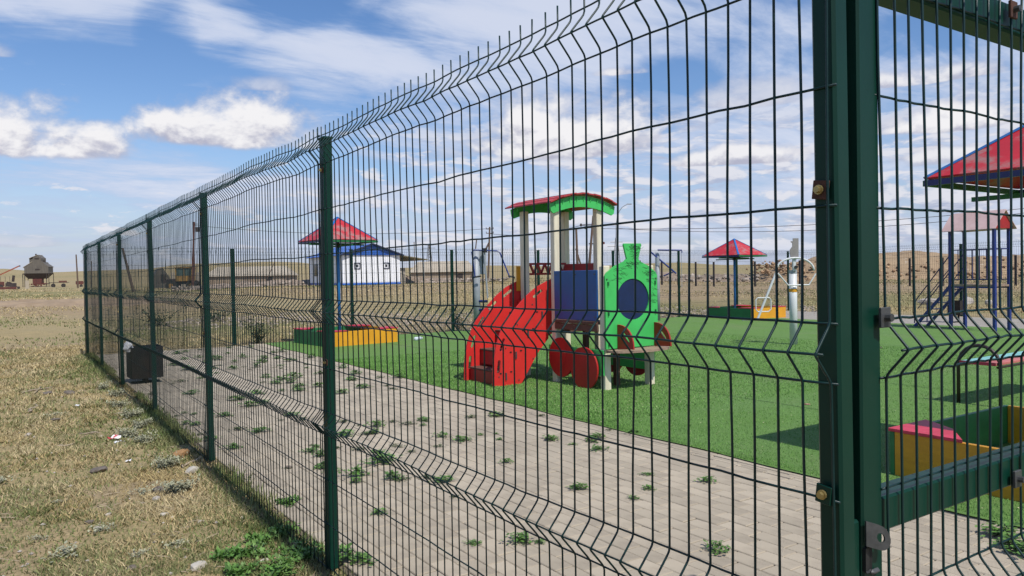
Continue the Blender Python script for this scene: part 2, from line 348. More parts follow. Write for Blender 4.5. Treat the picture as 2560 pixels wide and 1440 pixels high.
# numpy value noise
_T = rng.random((256, 256))
def vn(x, y):
    xi = np.floor(x).astype(int); yi = np.floor(y).astype(int); fx = x-xi; fy = y-yi
    fx = fx*fx*(3-2*fx); fy = fy*fy*(3-2*fy)
    g = lambda a, b: _T[a & 255, b & 255]
    return (g(xi, yi)*(1-fx)+g(xi+1, yi)*fx)*(1-fy)+(g(xi, yi+1)*(1-fx)+g(xi+1, yi+1)*fx)*fy
def fbm(x, y, o=4):
    s = 0; a = .5; t = 0
    for i in range(o): s = s+a*vn(x*2**i+17.3*i, y*2**i+5.1*i); t += a; a *= .5
    return s/t
def sst(x, a, b):
    t = np.clip((x-a)/(b-a), 0, 1); return t*t*(3-2*t)

# ------------------------------------------------------------------ terrain
HP = [(-180, .012), (-60, .014), (-20, .013), (-3, .0155), (0, .0150), (2, .0118), (4, .0125), (6, .013), (8, .014), (10, .0185), (13, .0195), (16, .0205), (18, .019), (20, .015), (24, .011), (28, .0115), (32, .0125), (36, .011), (39, .009), (43, .0115), (46, .012), (49, .008), (54, .007), (60, .0075), (70, .010), (110, .013), (180, .012)]
def terrain(x, y):
    x = np.asarray(x, float); y = np.asarray(y, float)
    dx = x-EYE.x; d = np.hypot(dx, y); ph = np.degrees(np.arctan2(dx, y))
    amp = .36+.42*sst(ph, 6, 17)-.35*sst(ph, 38, 50)
    z = amp*sst(d, 24, 56)
    z = z+.5*sst(d, 110, 260)*0
    H = np.interp(ph, [a for a, b in HP], [b for a, b in HP])*(1+.10*(fbm(ph*.35+40, d*0.002, 3)-.5))
    z = z*(1-sst(d, 200, 900))+sst(d, 200, 900)*(H*950+1.2)*(1-.8*sst(d, 1000, 3500))
    z = z+(fbm(x*.05, y*.05, 3)-.5)*.5*sst(d, 30, 90)*(1-.5*sst(d, 400, 900))
    # mound the house stands on
    yard = (x > -.12) & (x < 20.2) & (y < 15.9) & (y > -.5)
    bump = (fbm(x*2.1, y*2.1, 4)-.5)*.07+(fbm(x*.5, y*.5, 2)-.5)*.10
    edge = np.minimum(sst(-x, .02, .6)+sst(x, 20.1, 21)+sst(y, 15.8, 16.6)+sst(-y, .4, 1), 1)
    z = z-.022+bump*edge*(1-.6*sst(d, 18, 40))
    return np.where(yard, -.022, z)
az = np.concatenate([np.arange(-180, -14, 3.0), np.arange(-14, 74, .22), np.arange(74, 180, 3.0)])
rr = np.concatenate([[.05, .4, .8], np.geomspace(1.1, 40, 210), np.geomspace(40.6, 300, 90), np.geomspace(310, 9000, 60)])
A, Rr = np.meshgrid(np.radians(az), rr, indexing='ij')
gx = EYE.x+np.sin(A)*Rr; gy = np.cos(A)*Rr; gz = terrain(gx, gy)
na, nr = A.shape
idx = np.arange(na*nr).reshape(na, nr)
i2 = np.roll(idx, -1, axis=0)
F_ = np.stack([idx[:, :-1], i2[:, :-1], i2[:, 1:], idx[:, 1:]], -1).reshape(-1, 4)[:, ::-1]
V_ = np.stack([gx, gy, gz], -1).reshape(-1, 3)
# what the ground is: r = bare dirt, g = green growth, b = gravel
D2 = np.hypot(gx-EYE.x, gy); PH = np.degrees(np.arctan2(gx-EYE.x, gy))
jit = (fbm(gx*.22, gy*.22, 4)-.5)
dep = D2*np.cos(np.radians(PH-33.57))                         # distance along the view of the yard
band = lambda q, a, b, s: sst(q, a-s, a+s)*(1-sst(q, b-s, b+s))
q = dep+jit*14
left = 1-sst(PH, 9, 15)
dirt = .9*band(q, 30, 52, 4)*left+.55*band(dep+jit*4, 13.5, 17, 1.2)*(1-sst(PH, 2, 8))+.5*sst(fbm(gx*.9, gy*.9, 4), .56, .68)*(D2 < 25)
dirt = dirt+.8*band(q, 40, 62, 6)*sst(PH, 12, 16)*(1-sst(PH, 27, 34))+.95*band(dep+jit*8, 33, 66, 4)*sst(PH, 36, 44)+.3*sst(fbm(gx*.03, gy*.03, 3), .55, .7)*(D2 > 150)*(D2 < 500)
green = .85*band(q, 58, 84, 5)*left*(.5+.5*fbm(gx*.08, gy*.02, 3))+.7*sst(fbm(gx*.35+9, gy*.35, 4), .52, .66)*(D2 < 26)+.55*band(dep+jit*5, 17.5, 26, 2)*sst(PH, 3, 8)*(1-sst(PH, 15, 22))
green = green+.75*band(dep+jit*6, 25, 33, 2.5)*sst(PH, 22, 30)+.25*sst(fbm(gx*.01, gy*.01, 3), .5, .7)*(D2 > 150)
grav = .85*band(dep+jit*4, 17, 24, 2)*sst(PH, 17, 23)*(1-sst(PH, 40, 50))*(gy > 15.9)+.8*band(D2+jit*14, 85, 150, 10)*sst(PH, 8, 14)*(1-sst(PH, 24, 32))
col = np.stack([np.clip(dirt, 0, 1), np.clip(green, 0, 1), np.clip(grav, 0, 1), np.ones_like(dirt)], -1).reshape(-1, 4).astype(np.float32)
gm = bpy.data.materials.new('steppe_ground'); gm.use_nodes = True
t = gm.node_tree; n = t.nodes; l = t.links; b = n['Principled BSDF']; b.inputs['Roughness'].default_value = 1; b.inputs['Specular IOR Level'].default_value = .1
at_ = n.new('ShaderNodeAttribute'); at_.attribute_name = 'ground_kind'; sp = n.new('ShaderNodeSeparateColor'); l.new(at_.outputs['Color'], sp.inputs[0])
tcn = n.new('ShaderNodeTexCoord')
def gnz(s, d=6, r=.65):
    k = n.new('ShaderNodeTexNoise'); l.new(tcn.outputs['Object'], k.inputs['Vector']); k.inputs['Scale'].default_value = s; k.inputs['Detail'].default_value = d; k.inputs['Roughness'].default_value = r; return k.outputs['Fac']
def gmr(f, a, c, o0=0, o1=1):
    k = n.new('ShaderNodeMapRange'); l.new(f, k.inputs[0]); k.inputs[1].default_value = a; k.inputs[2].default_value = c; k.inputs[3].default_value = o0; k.inputs[4].default_value = o1; return k.outputs[0]
def gmx(f, a, c):
    k = n.new('ShaderNodeMix'); k.data_type = 'RGBA'; l.new(f, k.inputs[0])
    for i, v in ((6, a), (7, c)):
        if isinstance(v, tuple): k.inputs[i].default_value = v+(1,)
        else: l.new(v, k.inputs[i])
    return k.outputs[2]
def gmath(op, a, c):
    k = n.new('ShaderNodeMath'); k.operation = op; k.use_clamp = True
    for i, v in enumerate((a, c)):
        if isinstance(v, (int, float)): k.inputs[i].default_value = v
        else: l.new(v, k.inputs[i])
    return k.outputs[0]
f1 = gnz(2.2); f2 = gnz(38, 4, .7); f3 = gnz(.12, 5); f4 = gnz(11, 5, .7)
straw = gmx(gmr(f1, .35, .68), (.37, .285, .148), (.275, .22, .115))
straw = gmx(gmr(f3, .42, .6), straw, (.31, .255, .145))
dirtc = gmx(gmr(f4, .35, .65), (.34, .255, .165), (.25, .185, .12))
grnc = gmx(gmr(f4, .35, .65), (.115, .14, .048), (.19, .18, .078))
grvc = gmx(gmr(f4, .4, .6), (.27, .22, .17), (.16, .135, .105))
c1 = gmx(gmath('MULTIPLY', gmr(f4, .25, .62, .35, 1.0), sp.outputs[1]), straw, grnc)
c2 = gmx(gmath('MULTIPLY', gmr(f1, .25, .65, .45, 1.0), sp.outputs[0]), c1, dirtc)
c3 = gmx(sp.outputs[2], c2, grvc)
hv = n.new('ShaderNodeHueSaturation'); l.new(c3, hv.inputs['Color']); l.new(gmr(f2, .3, .7, .62, 1.36), hv.inputs['Value']); l.new(hv.outputs[0], b.inputs['Base Color'])
bp = n.new('ShaderNodeBump'); bp.inputs['Strength'].default_value = .7; bp.inputs['Distance'].default_value = .02; l.new(f2, bp.inputs['Height']); l.new(bp.outputs[0], b.inputs['Normal'])
go = raw('ground', V_, F_, gm, kind='structure')
ca = go.data.color_attributes.new('ground_kind', 'FLOAT_COLOR', 'POINT'); ca.data.foreach_set('color', col.ravel())
for p in go.data.polygons: p.use_smooth = True
def tz(x, y): return float(terrain(np.array([x]), np.array([y]))[0])

# ------------------------------------------------------------------ turf
tm = bpy.data.materials.new('artificial_turf'); tm.use_nodes = True
t = tm.node_tree; n = t.nodes; l = t.links; b = n['Principled BSDF']; b.inputs['Roughness'].default_value = .8; b.inputs['Specular IOR Level'].default_value = .2
tcn = n.new('ShaderNodeTexCoord')
a1 = gnz(140, 3, .6); a2 = gnz(1.1, 5); a3 = gnz(30, 4, .7); a4 = gnz(260, 2, .5)
cc = gmx(gmr(a1, .35, .65), (.078, .172, .032), (.150, .275, .062))
cc = gmx(gmr(a2, .35, .65, 0, .45), cc, (.135, .235, .080))
cc = gmx(gmr(a3, .62, .70, 0, .55), cc, (.26, .36, .14))
cc = gmx(gmr(a4, .66, .70, 0, .55), cc, (.34, .37, .20)); cc = gmx(gmr(gnz(.55, 6, .7), .52, .72, 0, .38), cc, (.20, .215, .10)); l.new(cc, b.inputs['Base Color'])
bp = n.new('ShaderNodeBump'); bp.inputs['Strength'].default_value = .9; bp.inputs['Distance'].default_value = .01; l.new(a1, bp.inputs['Height']); l.new(bp.outputs[0], b.inputs['Normal'])
nx_, ny_ = 90, 120
tx = np.linspace(0, 1, nx_); ty = np.linspace(-1.5, 15.72, ny_)
TX, TY = np.meshgrid(tx, ty, indexing='ij')
xe = 2.93+.012*TY+.012*np.sin(TY*2.1)+.01*np.sin(TY*5.3)      # slightly wavy left edge
GX = xe+(16.35-xe)*TX; GZ = .009+.006*fbm(GX*.8, TY*.8, 3)
ii = np.arange(nx_*ny_).reshape(nx_, ny_)
to = raw('artificial_turf', np.stack([GX, TY, GZ], -1).reshape(-1, 3), np.stack([ii[:-1, :-1], ii[1:, :-1], ii[1:, 1:], ii[:-1, 1:]], -1).reshape(-1, 4), tm, kind='structure')
for x in (5.0, 7.05, 9.1, 11.2, 13.3):
    MB().add([(x, -1.2, .0165), (x+.012, -1.2, .0165), (x+.016, 15.6, .0165), (x+.004, 15.6, .0165)], [(0, 1, 2, 3)]).build('turf_seam', mat('turf_seam_gap', (.045, .10, .025), rough=1, scale=9), to)
def blades(name, X, Y, Z, h, w, m, lean=.6, kind='stuff', parent=None):
    k = len(X); a = rng.random(k)*2*PI; s = rng.random(k)*.6+.6
    hx = np.cos(a)*w*s; hy = np.sin(a)*w*s; la = rng.random(k)*2*PI; lr = rng.random(k)*lean*h*s
    V0 = np.stack([X-hx, Y-hy, Z], -1); V1 = np.stack([X+hx, Y+hy, Z], -1); V2 = np.stack([X+np.cos(la)*lr, Y+np.sin(la)*lr, Z+h*s], -1)
    return raw(name, np.stack([V0, V1, V2], 1).reshape(-1, 3), np.arange(3*k).reshape(-1, 3), m, parent, kind)
FIB = mat('turf_fibre', (.105, .235, .040), (.175, .335, .080), rough=.7, scale=3, island=.38)
k = 190000
bx = 2.96+8.0*rng.random(k)**1.7; by = .6+11*rng.random(k)**1.15
keep = ~((bx > 3.39) & (bx < 4.9) & (by < 2.66) & (by > 1.16)); bx, by = bx[keep], by[keep]
tag(blades('turf_fibres', bx+.012*by*.8, by, np.full(len(bx), .011), .013+.005*(by > 5), .0026+.0020*(by > 5), FIB), 'short green plastic fibres standing up all over the playground turf', 'turf')
CRUMB = mat('dry_crumbs', (.42, .40, .22), (.50, .44, .30), rough=.9, scale=4, island=.3)
k = 5200
bx = np.concatenate([3.05+6*rng.random(k//2)**1.5, 3.2+2.3*rng.random(k//2)]); by = np.concatenate([1+9*rng.random(k//2), 5.2+3.2*rng.random(k//2)])
blades('dry_debris', bx, by, np.full(len(bx), .023), .003, .005, CRUMB, lean=3); tag(bpy.data.objects['dry_debris'], 'pale straw crumbs scattered on the turf around the train playhouse', 'debris')

# ------------------------------------------------------------------ paving
pv = tag(bpy.data.objects.new('paving', None), kind='structure'); C.objects.link(pv)
MB().add([(0.03, -1.5, -.014), (3.12, -1.5, -.014), (3.12, 15.7, -.014), (0.03, 15.7, -.014)], [(0, 1, 2, 3)]).build('joint_bed', BED, pv)
bricks = []
ncol = 27
for i in range(ncol):
    x0 = .055+i*.1035
    off = (i % 2)*.1+.02*math.sin(i*1.7)
    for j in range(84):
        y0 = -1.3+off+j*.2045
        if y0+.2 > 15.66: continue
        bricks.append((x0, y0, .1, .2))
for r in range(2):                                            # two thin rows on edge along the turf
    for j in range(84): bricks.append((2.853+r*.042+.0035*j*.2045*.1, -1.3+j*.2045+.07*r, .037, .199))
for j in range(17):
    y0 = -1.3+j*1.0; xe0 = 2.93+.012*(y0+.5)
    e_ = MB().box((0, 0, -.02), (xe0+.03-2.938, .992, .048), bev=.004).build('kerb_stone', PAVERM, pv); e_.location = ((2.938+xe0+.03)/2, y0+.5, random.uniform(-.002, .002)); e_.rotation_euler = (0, 0, -.012)
def vis(x, y):                                                # distance if inside the frame
    d = Vector((x, y, 0))-EYE; z = d.dot(Fv)
    if z < .3: return 1e9
    u = d.dot(Rv)/z*1901.8; v = -d.dot(Uv)/z*1901.8
    return z if abs(u) < 1330 and v < 740 else 1e9
bricks.sort(key=lambda q: vis(q[0]+q[2]/2, q[1]+q[3]/2))
def brickmesh(w, ln):
    return MB().box((0, 0, -.02), (w, ln, .04), bev=.004)
bm_a = [brickmesh(.1, .2).build('brick', PAVERM, pv) for _ in range(2)]
bm_t = brickmesh(.037, .199).build('brick', PAVERM, pv)
protos = {.1: bm_a[0].data, .037: bm_t.data}
for o in bm_a+[bm_t]: bpy.data.objects.remove(o)
rest = MB()
bn = 0
for (x, y, w, ln) in bricks:
    cx_, cy_ = x+w/2, y+ln/2; zt = .0008+random.uniform(-.0016, .0016)
    rz = random.gauss(0, .006); ox, oy = random.gauss(0, .0009), random.gauss(0, .0012)
    if cx_ < .12 and random.random() < .25: zt -= .006
    if bn < 298 and vis(cx_, cy_) < 1e8:
        o = bpy.data.objects.new('brick', protos[w]); C.objects.link(o); o.parent = pv; o.location = (cx_+ox, cy_+oy, zt)
        o.rotation_euler = (random.gauss(0, .006), random.gauss(0, .004), rz); bn += 1
    else: rest.box((cx_+ox, cy_+oy, zt-.02), (w, ln, .04), rz, bev=.004 if vis(cx_, cy_) < 6 else 0)
tag(rest.build('brick_field', PAVERS, pv), kind='stuff')
# paved strip along the far side
fm = bpy.data.materials.new('far_paving'); fm.use_nodes = True
t = fm.node_tree; n = t.nodes; l = t.links; b = n['Principled BSDF']; b.inputs['Roughness'].default_value = .9
tcn = n.new('ShaderNodeTexCoord'); bt = n.new('ShaderNodeTexBrick'); l.new(tcn.outputs['Object'], bt.inputs[0])
bt.inputs['Color1'].default_value = (.34, .31, .265, 1); bt.inputs['Color2'].default_value = (.29, .26, .225, 1); bt.inputs['Mortar'].default_value = (.16, .15, .10, 1)
bt.inputs['Scale'].default_value = 1; bt.inputs['Brick Width'].default_value = .2; bt.inputs['Row Height'].default_value = .1; bt.inputs['Mortar Size'].default_value = .005
a3 = gnz(1.6, 6); cc = gmx(gmr(a3, .60, .68, 0, .8), bt.outputs['Color'], (.17, .17, .08)); l.new(cc, b.inputs['Base Color'])
MB().add([(16.36, -1.5, 0.0), (19.8, -1.5, 0.0), (19.8, 15.7, 0.0), (16.36, 15.7, 0.0)], [(0, 1, 2, 3)]).build('far_path', fm)['kind'] = 'structure'

# ------------------------------------------------------------------ welded mesh fence
FOLD = .042
def zpath(z0, z1, folds):
    """(offset, height) pairs of a vertical wire with its V folds"""
    pts = [(0, z0)]
    for c in sorted(folds):
        if c-.06 > z0 and c+.06 < z1+.02:
            pts += [(0, c-.056), (.003, c-.047), (.009, c-.039), (FOLD-.003, c-.004), (FOLD, c), (FOLD-.003, c+.004), (.009, c+.039), (.003, c+.047), (0, c+.056)]
    pts.append((0, z1)); return pts
FOLDS = (1.868, 1.158, .658)
WZ = (1.935, 1.81, 1.61, 1.41, 1.21, 1.105, .905, .71, .605, .405, .205, .01)
R_W = .00245
def panel(parent, P0, P1, nrm, individual, top=1.972, z0=0.0, n_w=48, sides=6, zs=WZ, folds=FOLDS, wob=.0035, rad=R_W, drop=0.0):
    P0, P1, nrm = Vector(P0), Vector(P1), Vector(nrm); d = (P1-P0); Ln = d.length; d.normalize()
    pan = bpy.data.objects.new('wire_panel', None) if individual else None
    if individual: C.objects.link(pan); pan.parent = parent
    allm = MB(); ph1, ph2 = random.uniform(0, 6), random.uniform(0, 6)
    kink = [(random.uniform(.1, .9)*Ln, random.uniform(-.012, .012)*(.4 if Ln < 2 else 1), random.uniform(.08, .25)) for _ in range(3)]
    def W_(s, z):                                            # gentle waviness of the whole panel
        o = .005*math.sin(s*3.1+ph1)*math.cos(z*2.2+ph2)
        tilt = .004*math.sin(s*2.3+z*3+ph2)
        lift = sum(a*math.exp(-((s-c)/w)**2) for c, a, w in kink)*(z/2)
        return nrm*o+d*tilt+Vector((0, 0, lift-drop*z))
    for i in range(n_w):
        s = .012+i*(Ln-.024)/(n_w-1); m_ = MB() if individual else allm
        w1, w2, w3 = random.gauss(0, wob), random.gauss(0, wob), random.uniform(0, 6)
        pts = []
        zp = zpath(z0, top, folds); fine = []
        for (a, b_) in zip(zp, zp[1:]):
            k_ = max(1, int((b_[1]-a[1])/.1))
            for q_ in range(k_): fine.append((a[0]+(b_[0]-a[0])*q_/k_, a[1]+(b_[1]-a[1])*q_/k_))
        fine.append(zp[-1])
        if not individual and sides < 5: fine = [(o_, z_) for (o_, z_) in zp]
        for (o_, z_) in fine:
            sway = w1*math.sin(z_*3.2+w3)+w2*math.sin(z_*7.1+w3*2)*.5
            pts.append(P0+d*(s+sway)+nrm*o_+Vector((0, 0, z_))+W_(s, z_))
        m_.tube(pts, rad, sides)
        if individual: m_.build('wire', GREENW, pan, smooth=True)
    hz = [(z, -rad*1.9) for z in zs if z0-.01 <= z <= top]+[(c, FOLD-rad*1.9) for c in folds if z0 < c < top]
    for z, off in hz:
        m_ = MB() if individual else allm
        pts = [P0+d*(Ln*j/40)+nrm*off+Vector((0, 0, z))+W_(Ln*j/40, z)+Vector((0, 0, random.gauss(0, .0008))) for j in range(41)]
        if sides < 5: pts = pts[::8]
        m_.tube(pts, rad, sides)
        if individual: m_.build('cross_wire', GREENW, pan, smooth=True)
    if not individual:
        o = allm.build('wire_panel', GREENW, parent, smooth=True); o['kind'] = 'stuff'; return o
    return pan
def post(parent, x, y, sx_, sy_, h=1.92, lean=(0, 0), detail=True):
    p = MB(); p.box((0, 0, h/2), (sx_, sy_, h), bev=.005 if detail else 0)
    for v in range(len(p.v)):
        a = p.v[v]; p.v[v] = (a[0]+lean[0]*(a[2]/h-.675), a[1]+lean[1]*(a[2]/h-.675), a[2])
    o = p.build('post', GREENP, parent); o.location = (x, y, 0)
    c = MB().box((lean[0]*.325, lean[1]*.325, h+.006), (sx_+.008, sy_+.008, .012), bev=.003 if detail else 0).build('cap', GREENP, o)
    return o
def clamp_(parent, loc, rz=0.0, rusty=True, s=.028):
    c = MB().box((0, 0, 0), (.006, s*1.05, s*1.15), bev=.001).build('clamp', RUST if rusty else GREENP, parent); c.location = loc; c.rotation_euler = (0.12, 0, rz)
    m_ = MB(); m_.tube([(-.004, 0, 0), (-.008, 0, 0)], .0085, 10); m_.tube([(-.008, 0, 0), (-.0145, 0, 0)], .0058, 6)
    m_.build('bolt', BRASS, c)
    return c
fa = thing('mesh_fence', (0, .795, 0), 'long green welded mesh fence running away on the left, between dry grass and paving', 'fence')
for k in range(7):
    y = 2.5006*k
    ln = {0: (-.020, .0), 1: (.012, 0), 2: (-.012, 0), 3: (-.01, 0), 4: (0, 0), 5: (0, 0), 6: (0, 0)}[k]
    if k == 0: post(fa, -.010, -.008, .040, .045, 2.05, ln)
    else: post(fa, .0, y, .04, .062, 1.92, ln)
for k in range(6):
    y0, y1 = 2.5006*k-.02, 2.5006*(k+1)+.03
    xo = -.030 if k % 2 == 0 else -.035
    if k == 0: y0 = -.034
    panel(fa, (xo-(0.008 if k == 0 else 0), y0, 0), (xo, y1, 0), (-1, 0, 0), k < 3, sides=6 if k < 3 else 4, n_w=49 if k else 48, wob=.0035 if k < 2 else .0045, rad=(R_W, R_W, .0024, .0019, .0016, .0015)[k])
for (y, z) in ((-.004, 1.437), (-.004, .915)): clamp_(fa, (-.036, y, z), 0, z > 1)
for k in range(1, 5):
    for z in (1.78, .93): clamp_(fa, (-.026, 2.5006*k-.033, z), 0, True, .022)
fb = thing('mesh_fence', (.074, 15.80, 0), 'green welded mesh fence across the far end of the playground', 'fence')
for k in range(1, 9): post(fb, 2.5006*k, -.0097*k, .062, .042, 1.92, detail=False)
for k in range(0, 8):
    panel(fb, (2.5006*k, -.0097*k-.03, 0), (2.5006*(k+1), -.0097*(k+1)-.03, 0), (0, -1, 0), False, sides=4, n_w=49, rad=.0023)
fc = thing('mesh_fence', (20.07, 15.72, 0), 'green welded mesh fence down the right side behind the blue climbing tower', 'fence')
for k in range(1, 7): post(fc, -.03, -2.5006*k-.42, .042, .062, 1.92, detail=False)
for k in range(0, 6):
    panel(fc, (-.05, -2.5006*k-.42*(k > 0), 0), (-.05, -2.5006*(k+1)-.42, 0), (-1, 0, 0), False, sides=4, n_w=49, rad=.0023)

# ------------------------------------------------------------------ gate
g = thing('mesh_gate', (0, .795, 0), 'green steel frame gate with wire infill at right, beside the fence corner post', 'gate')
def fr(name, x0, x1, y0, y1, z0, z1, par=g, m=GREENP):
    return MB().box(((x0+x1)/2, (y0+y1)/2, (z0+z1)/2), (x1-x0, y1-y0, z1-z0), bev=.004).build(name, m, par)
fr('stile', .046, .108, -.024, .036, .05, 1.93)
fr('stile', 1.13, 1.192, -.024, .036, .05, 1.93)
fr('top_rail', .109, 1.129, -.023, .035, 1.803, 1.866)
fr('middle_rail', .109, 1.129, -.023, .035, .825, .888)
fr('bottom_rail', .109, 1.129, -.023, .035, .06, .12)
fr('lintel', .009, 1.27, -.02, .04, 1.985, 2.045)
fr('hinge_post', 1.215, 1.275, -.03, .03, 0, 2.05)
fr('gate_stop', .010, .045, .012, .03, .3, 2.0)
gp = panel(g, (.098, -.029, 0), (1.14, -.029, 0), (0, -1, 0), True, top=1.90, z0=.08, n_w=22, folds=(1.868, 1.158, .658), zs=(1.81, 1.61, 1.41, 1.21, 1.105, .905, .71, .605, .405, .205), wob=.004)
def bolt_clamp(x, z, rusty=True):
    c = MB().box((0, 0, 0), (.030, .006, .036), bev=.001).build('clamp', RUST if rusty else ZINC, g); c.location = (x, -.036, z)
    m_ = MB(); m_.tube([(.0, -.003, 0), (0, -.014, 0)], .007, 8); m_.build('bolt', ZINC, c)
bolt_clamp(.100, 1.214, False); bolt_clamp(.60, .845, False); bolt_clamp(.595, 1.845, True); bolt_clamp(.10, 1.93, True)
# latch tab with a finger hole
pl = MB(); out = [(0, -.022), (0, .022)]+[(.028+.022*math.sin(a), .022*math.cos(a)) for a in np.linspace(0, PI, 12)]
hole = [(.030+.0085*math.cos(a), .0085*math.sin(a)) for a in np.linspace(0, 2*PI, 14, endpoint=False)]
lt = pl.plate(out, lambda a, b_, t_: (a, -t_, b_-a*.35), .004, [hole]).build('latch_tab', ZINC, g); lt.location = (.045, -.028, .838); lt.rotation_euler = (0, 0, -.35)
fr('latch_slot', .0468, .066, -.0262, -.0245, .765, .812, m=BLACKP)
fr('latch_bolt', .060, .085, -.034, -.025, .760, .770, m=ZINC)
fr('keeper', .012, .044, -.020, -.002, .70, .86)

# ------------------------------------------------------------------ train playhouse
T = thing('train_playhouse', (4.30, 6.40, 0), 'wooden train playhouse with red slatted roof, green engine face and climbing ramp', 'playhouse')
def lp(x, y, z=0): return (x-4.30, y-6.40, z)
def tb(name, m, x0, x1, y0, y1, z0, z1, bev=.004, par=T):
    return MB().box(lp((x0+x1)/2, (y0+y1)/2, (z0+z1)/2), (x1-x0, y1-y0, z1-z0), bev=bev).build(name, m, par)
PW = .088
for (x, y, h) in ((4.325, 7.36, 2.12), (4.99, 7.36, 2.14), (4.37, 8.08, 2.12), (5.06, 8.12, 2.14), (4.335, 6.475, 1.39), (5.0, 6.475, 1.39)):
    tb('post', CREAM, x-PW/2, x+PW/2, y-PW/2, y+PW/2, 0, h, .008)
# roof arches
def arch(x0, x1, y, th, zc=0.0):
    W2 = (x1-x0)/2; xm = (x0+x1)/2
    top = [(xm+W2*a, 2.145+.115*(1-a*a)+zc) for a in np.linspace(1, -1, 17)]
    bot = [(x0+.05, 2.035+zc)]+[(xm+(W2-.17)*a, 2.075+.05*(1-a*a)+zc-.0*a) for a in np.linspace(-1, 1, 13)]+[(x1-.05, 2.035+zc), (x1-.015, 2.06+zc)]
    ol = top+[(x0+.015, 2.06+zc)]+bot
    return MB().plate(ol, lambda a, b_, t_: lp(a, y+t_, b_), th)
arch(4.20, 5.215, 7.285, .022).build('roof_arch', LGREEN, T)
arch(4.22, 5.235, 8.150, .022).build('roof_arch', LGREEN, T)
# scalloped board behind each arch seen under the slats
for y in (7.318, 8.13):
    for i in range(9):
        a = -.86+i*1.72/8; x = 4.71+.5*a; z = 2.150+.105*(1-a*a)
        tb('rib', LGREEN, x-.004, x+.004, y-.045, y-.035, z-.055, z-.008, 0)
ns = 11
for i in range(ns):
    a = -1+2*(i+.5)/ns; x = 4.7075+.525*a; z = 2.158+.118*(1-a*a)+(.006 if i % 2 else 0); sl = -2*.118*a/.525
    dx_ = .525/ns*1.04
    m_ = MB(); x0, x1 = x-dx_, x+dx_
    vs = [lp(px_, py_, z+(px_-x)*sl+tt) for tt in (0, .016) for (px_, py_) in ((x0, 7.235), (x1, 7.235), (x1, 8.235), (x0, 8.235))]
    m_.add(vs, [(0, 3, 2, 1), (4, 5, 6, 7), (0, 1, 5, 4), (1, 2, 6, 5), (2, 3, 7, 6), (3, 0, 4, 7)]).build('roof_slat', MATS.setdefault('roof_slat_red', mat('roof_slat_paint', (.46, .045, .05), (.36, .03, .035), rough=.55, scale=6, wear=(.5, .24, .22), wscale=8, wth=(.62, .74))), T)
# cab body
tb('side_panel', BLUE, 4.262, 4.282, 6.52, 7.315, .775, 1.345).name = 'blue_side_panel'
tb('blue_side_panel', BLUE, 5.035, 5.055, 6.52, 7.40, .775, 1.345)
tb('bench_plank', WOODB, 4.245, 4.50, 6.525, 7.315, .735, .770)
tb('bench_rail', WOODB, 4.262, 4.285, 6.525, 7.315, .655, .730)
tb('bench_leg', WOODB, 4.60, 4.66, 6.60, 6.66, .0, .73); tb('bench_leg', WOODB, 4.60, 4.66, 7.15, 7.21, .0, .73)
tb('deck', WOODB, 4.35, 5.02, 7.32, 8.12, .60, .635)
tb('lower_side_board', LGREEN, 4.268, 4.286, 6.435, 7.45, .17, .455)
tb('lower_side_board', LGREEN, 5.035, 5.053, 6.435, 7.45, .17, .455)
for (y, z, r, x) in ((7.175, .325, .233, 4.250), (6.735, .235, .240, 4.238), (6.78, .30, .225, 5.075), (7.22, .30, .225, 5.075)):
    w = disc(lp(x, y, z), r, .022, 'x', 36).build('wheel', WHEEL, T)
    disc(lp(x-.013, y, z), .10, .003, 'x', 20).build('hub', WHEEL, w)
for z in (.27, .37):
    for y in (6.462, 7.43): tb('bracket', LGREEN, 4.258, 4.268, y-.012, y+.012, z-.014, z+.014, 0)
# engine face
ol = [(4.275, .17), (4.275, .20)]
ol = [(4.277, .47), (4.277, 1.275), (4.30, 1.31), (4.42, 1.385), (4.56, 1.435), (4.60, 1.465), (4.555, 1.62), (4.562, 1.637), (4.815, 1.640), (4.822, 1.622), (4.775, 1.465), (4.80, 1.435), (4.93, 1.385), (5.035, 1.315), (5.062, 1.275), (5.062, .47)]
hole = [(4.685+.243*math.cos(a), 1.01+.232*math.sin(a)) for a in np.linspace(0, 2*PI, 40, endpoint=False)]
nose = MB().plate(ol, lambda a, b_, t_: lp(a, 6.395+t_, b_), .022, [hole]).build('engine_face', LGREEN, T)
disc(lp(4.685, 6.412, 1.01), .240, .012, 'y', 40, .229).build('porthole_disc', NAVY, nose)
sb = MB(); rs = random.Random(3)
def scrib(x, z, w, h, nn):
    for _ in range(nn):
        px, pz = x+rs.uniform(-w, w), z+rs.uniform(-h, h); pts = [lp(px, 6.3935, pz)]
        for _k in range(rs.randint(5, 10)):
            px += rs.uniform(.004, .016); pz += rs.uniform(-.013, .013); pts.append(lp(px, 6.3935, pz))
        sb.tube(pts, rs.uniform(.0007, .0015), 4)
scrib(4.68, 1.60, .09, .025, 16); scrib(4.68, 1.53, .06, .04, 14); scrib(4.66, 1.42, .10, .04, 16); scrib(4.45, 1.32, .07, .04, 12); scrib(4.90, 1.33, .09, .05, 16); scrib(4.93, 1.24, .07, .05, 12); scrib(4.97, 1.05, .02, .10, 10); scrib(4.40, 1.22, .06, .03, 6)
sb.build('marker_scribbles', SCRIB, nose)
for x in (4.315, 5.025):
    for z in (1.19, .86, .52): tb('bracket', DGRN, x-.008, x+.008, 6.380, 6.396, z-.022, z+.022, 0)
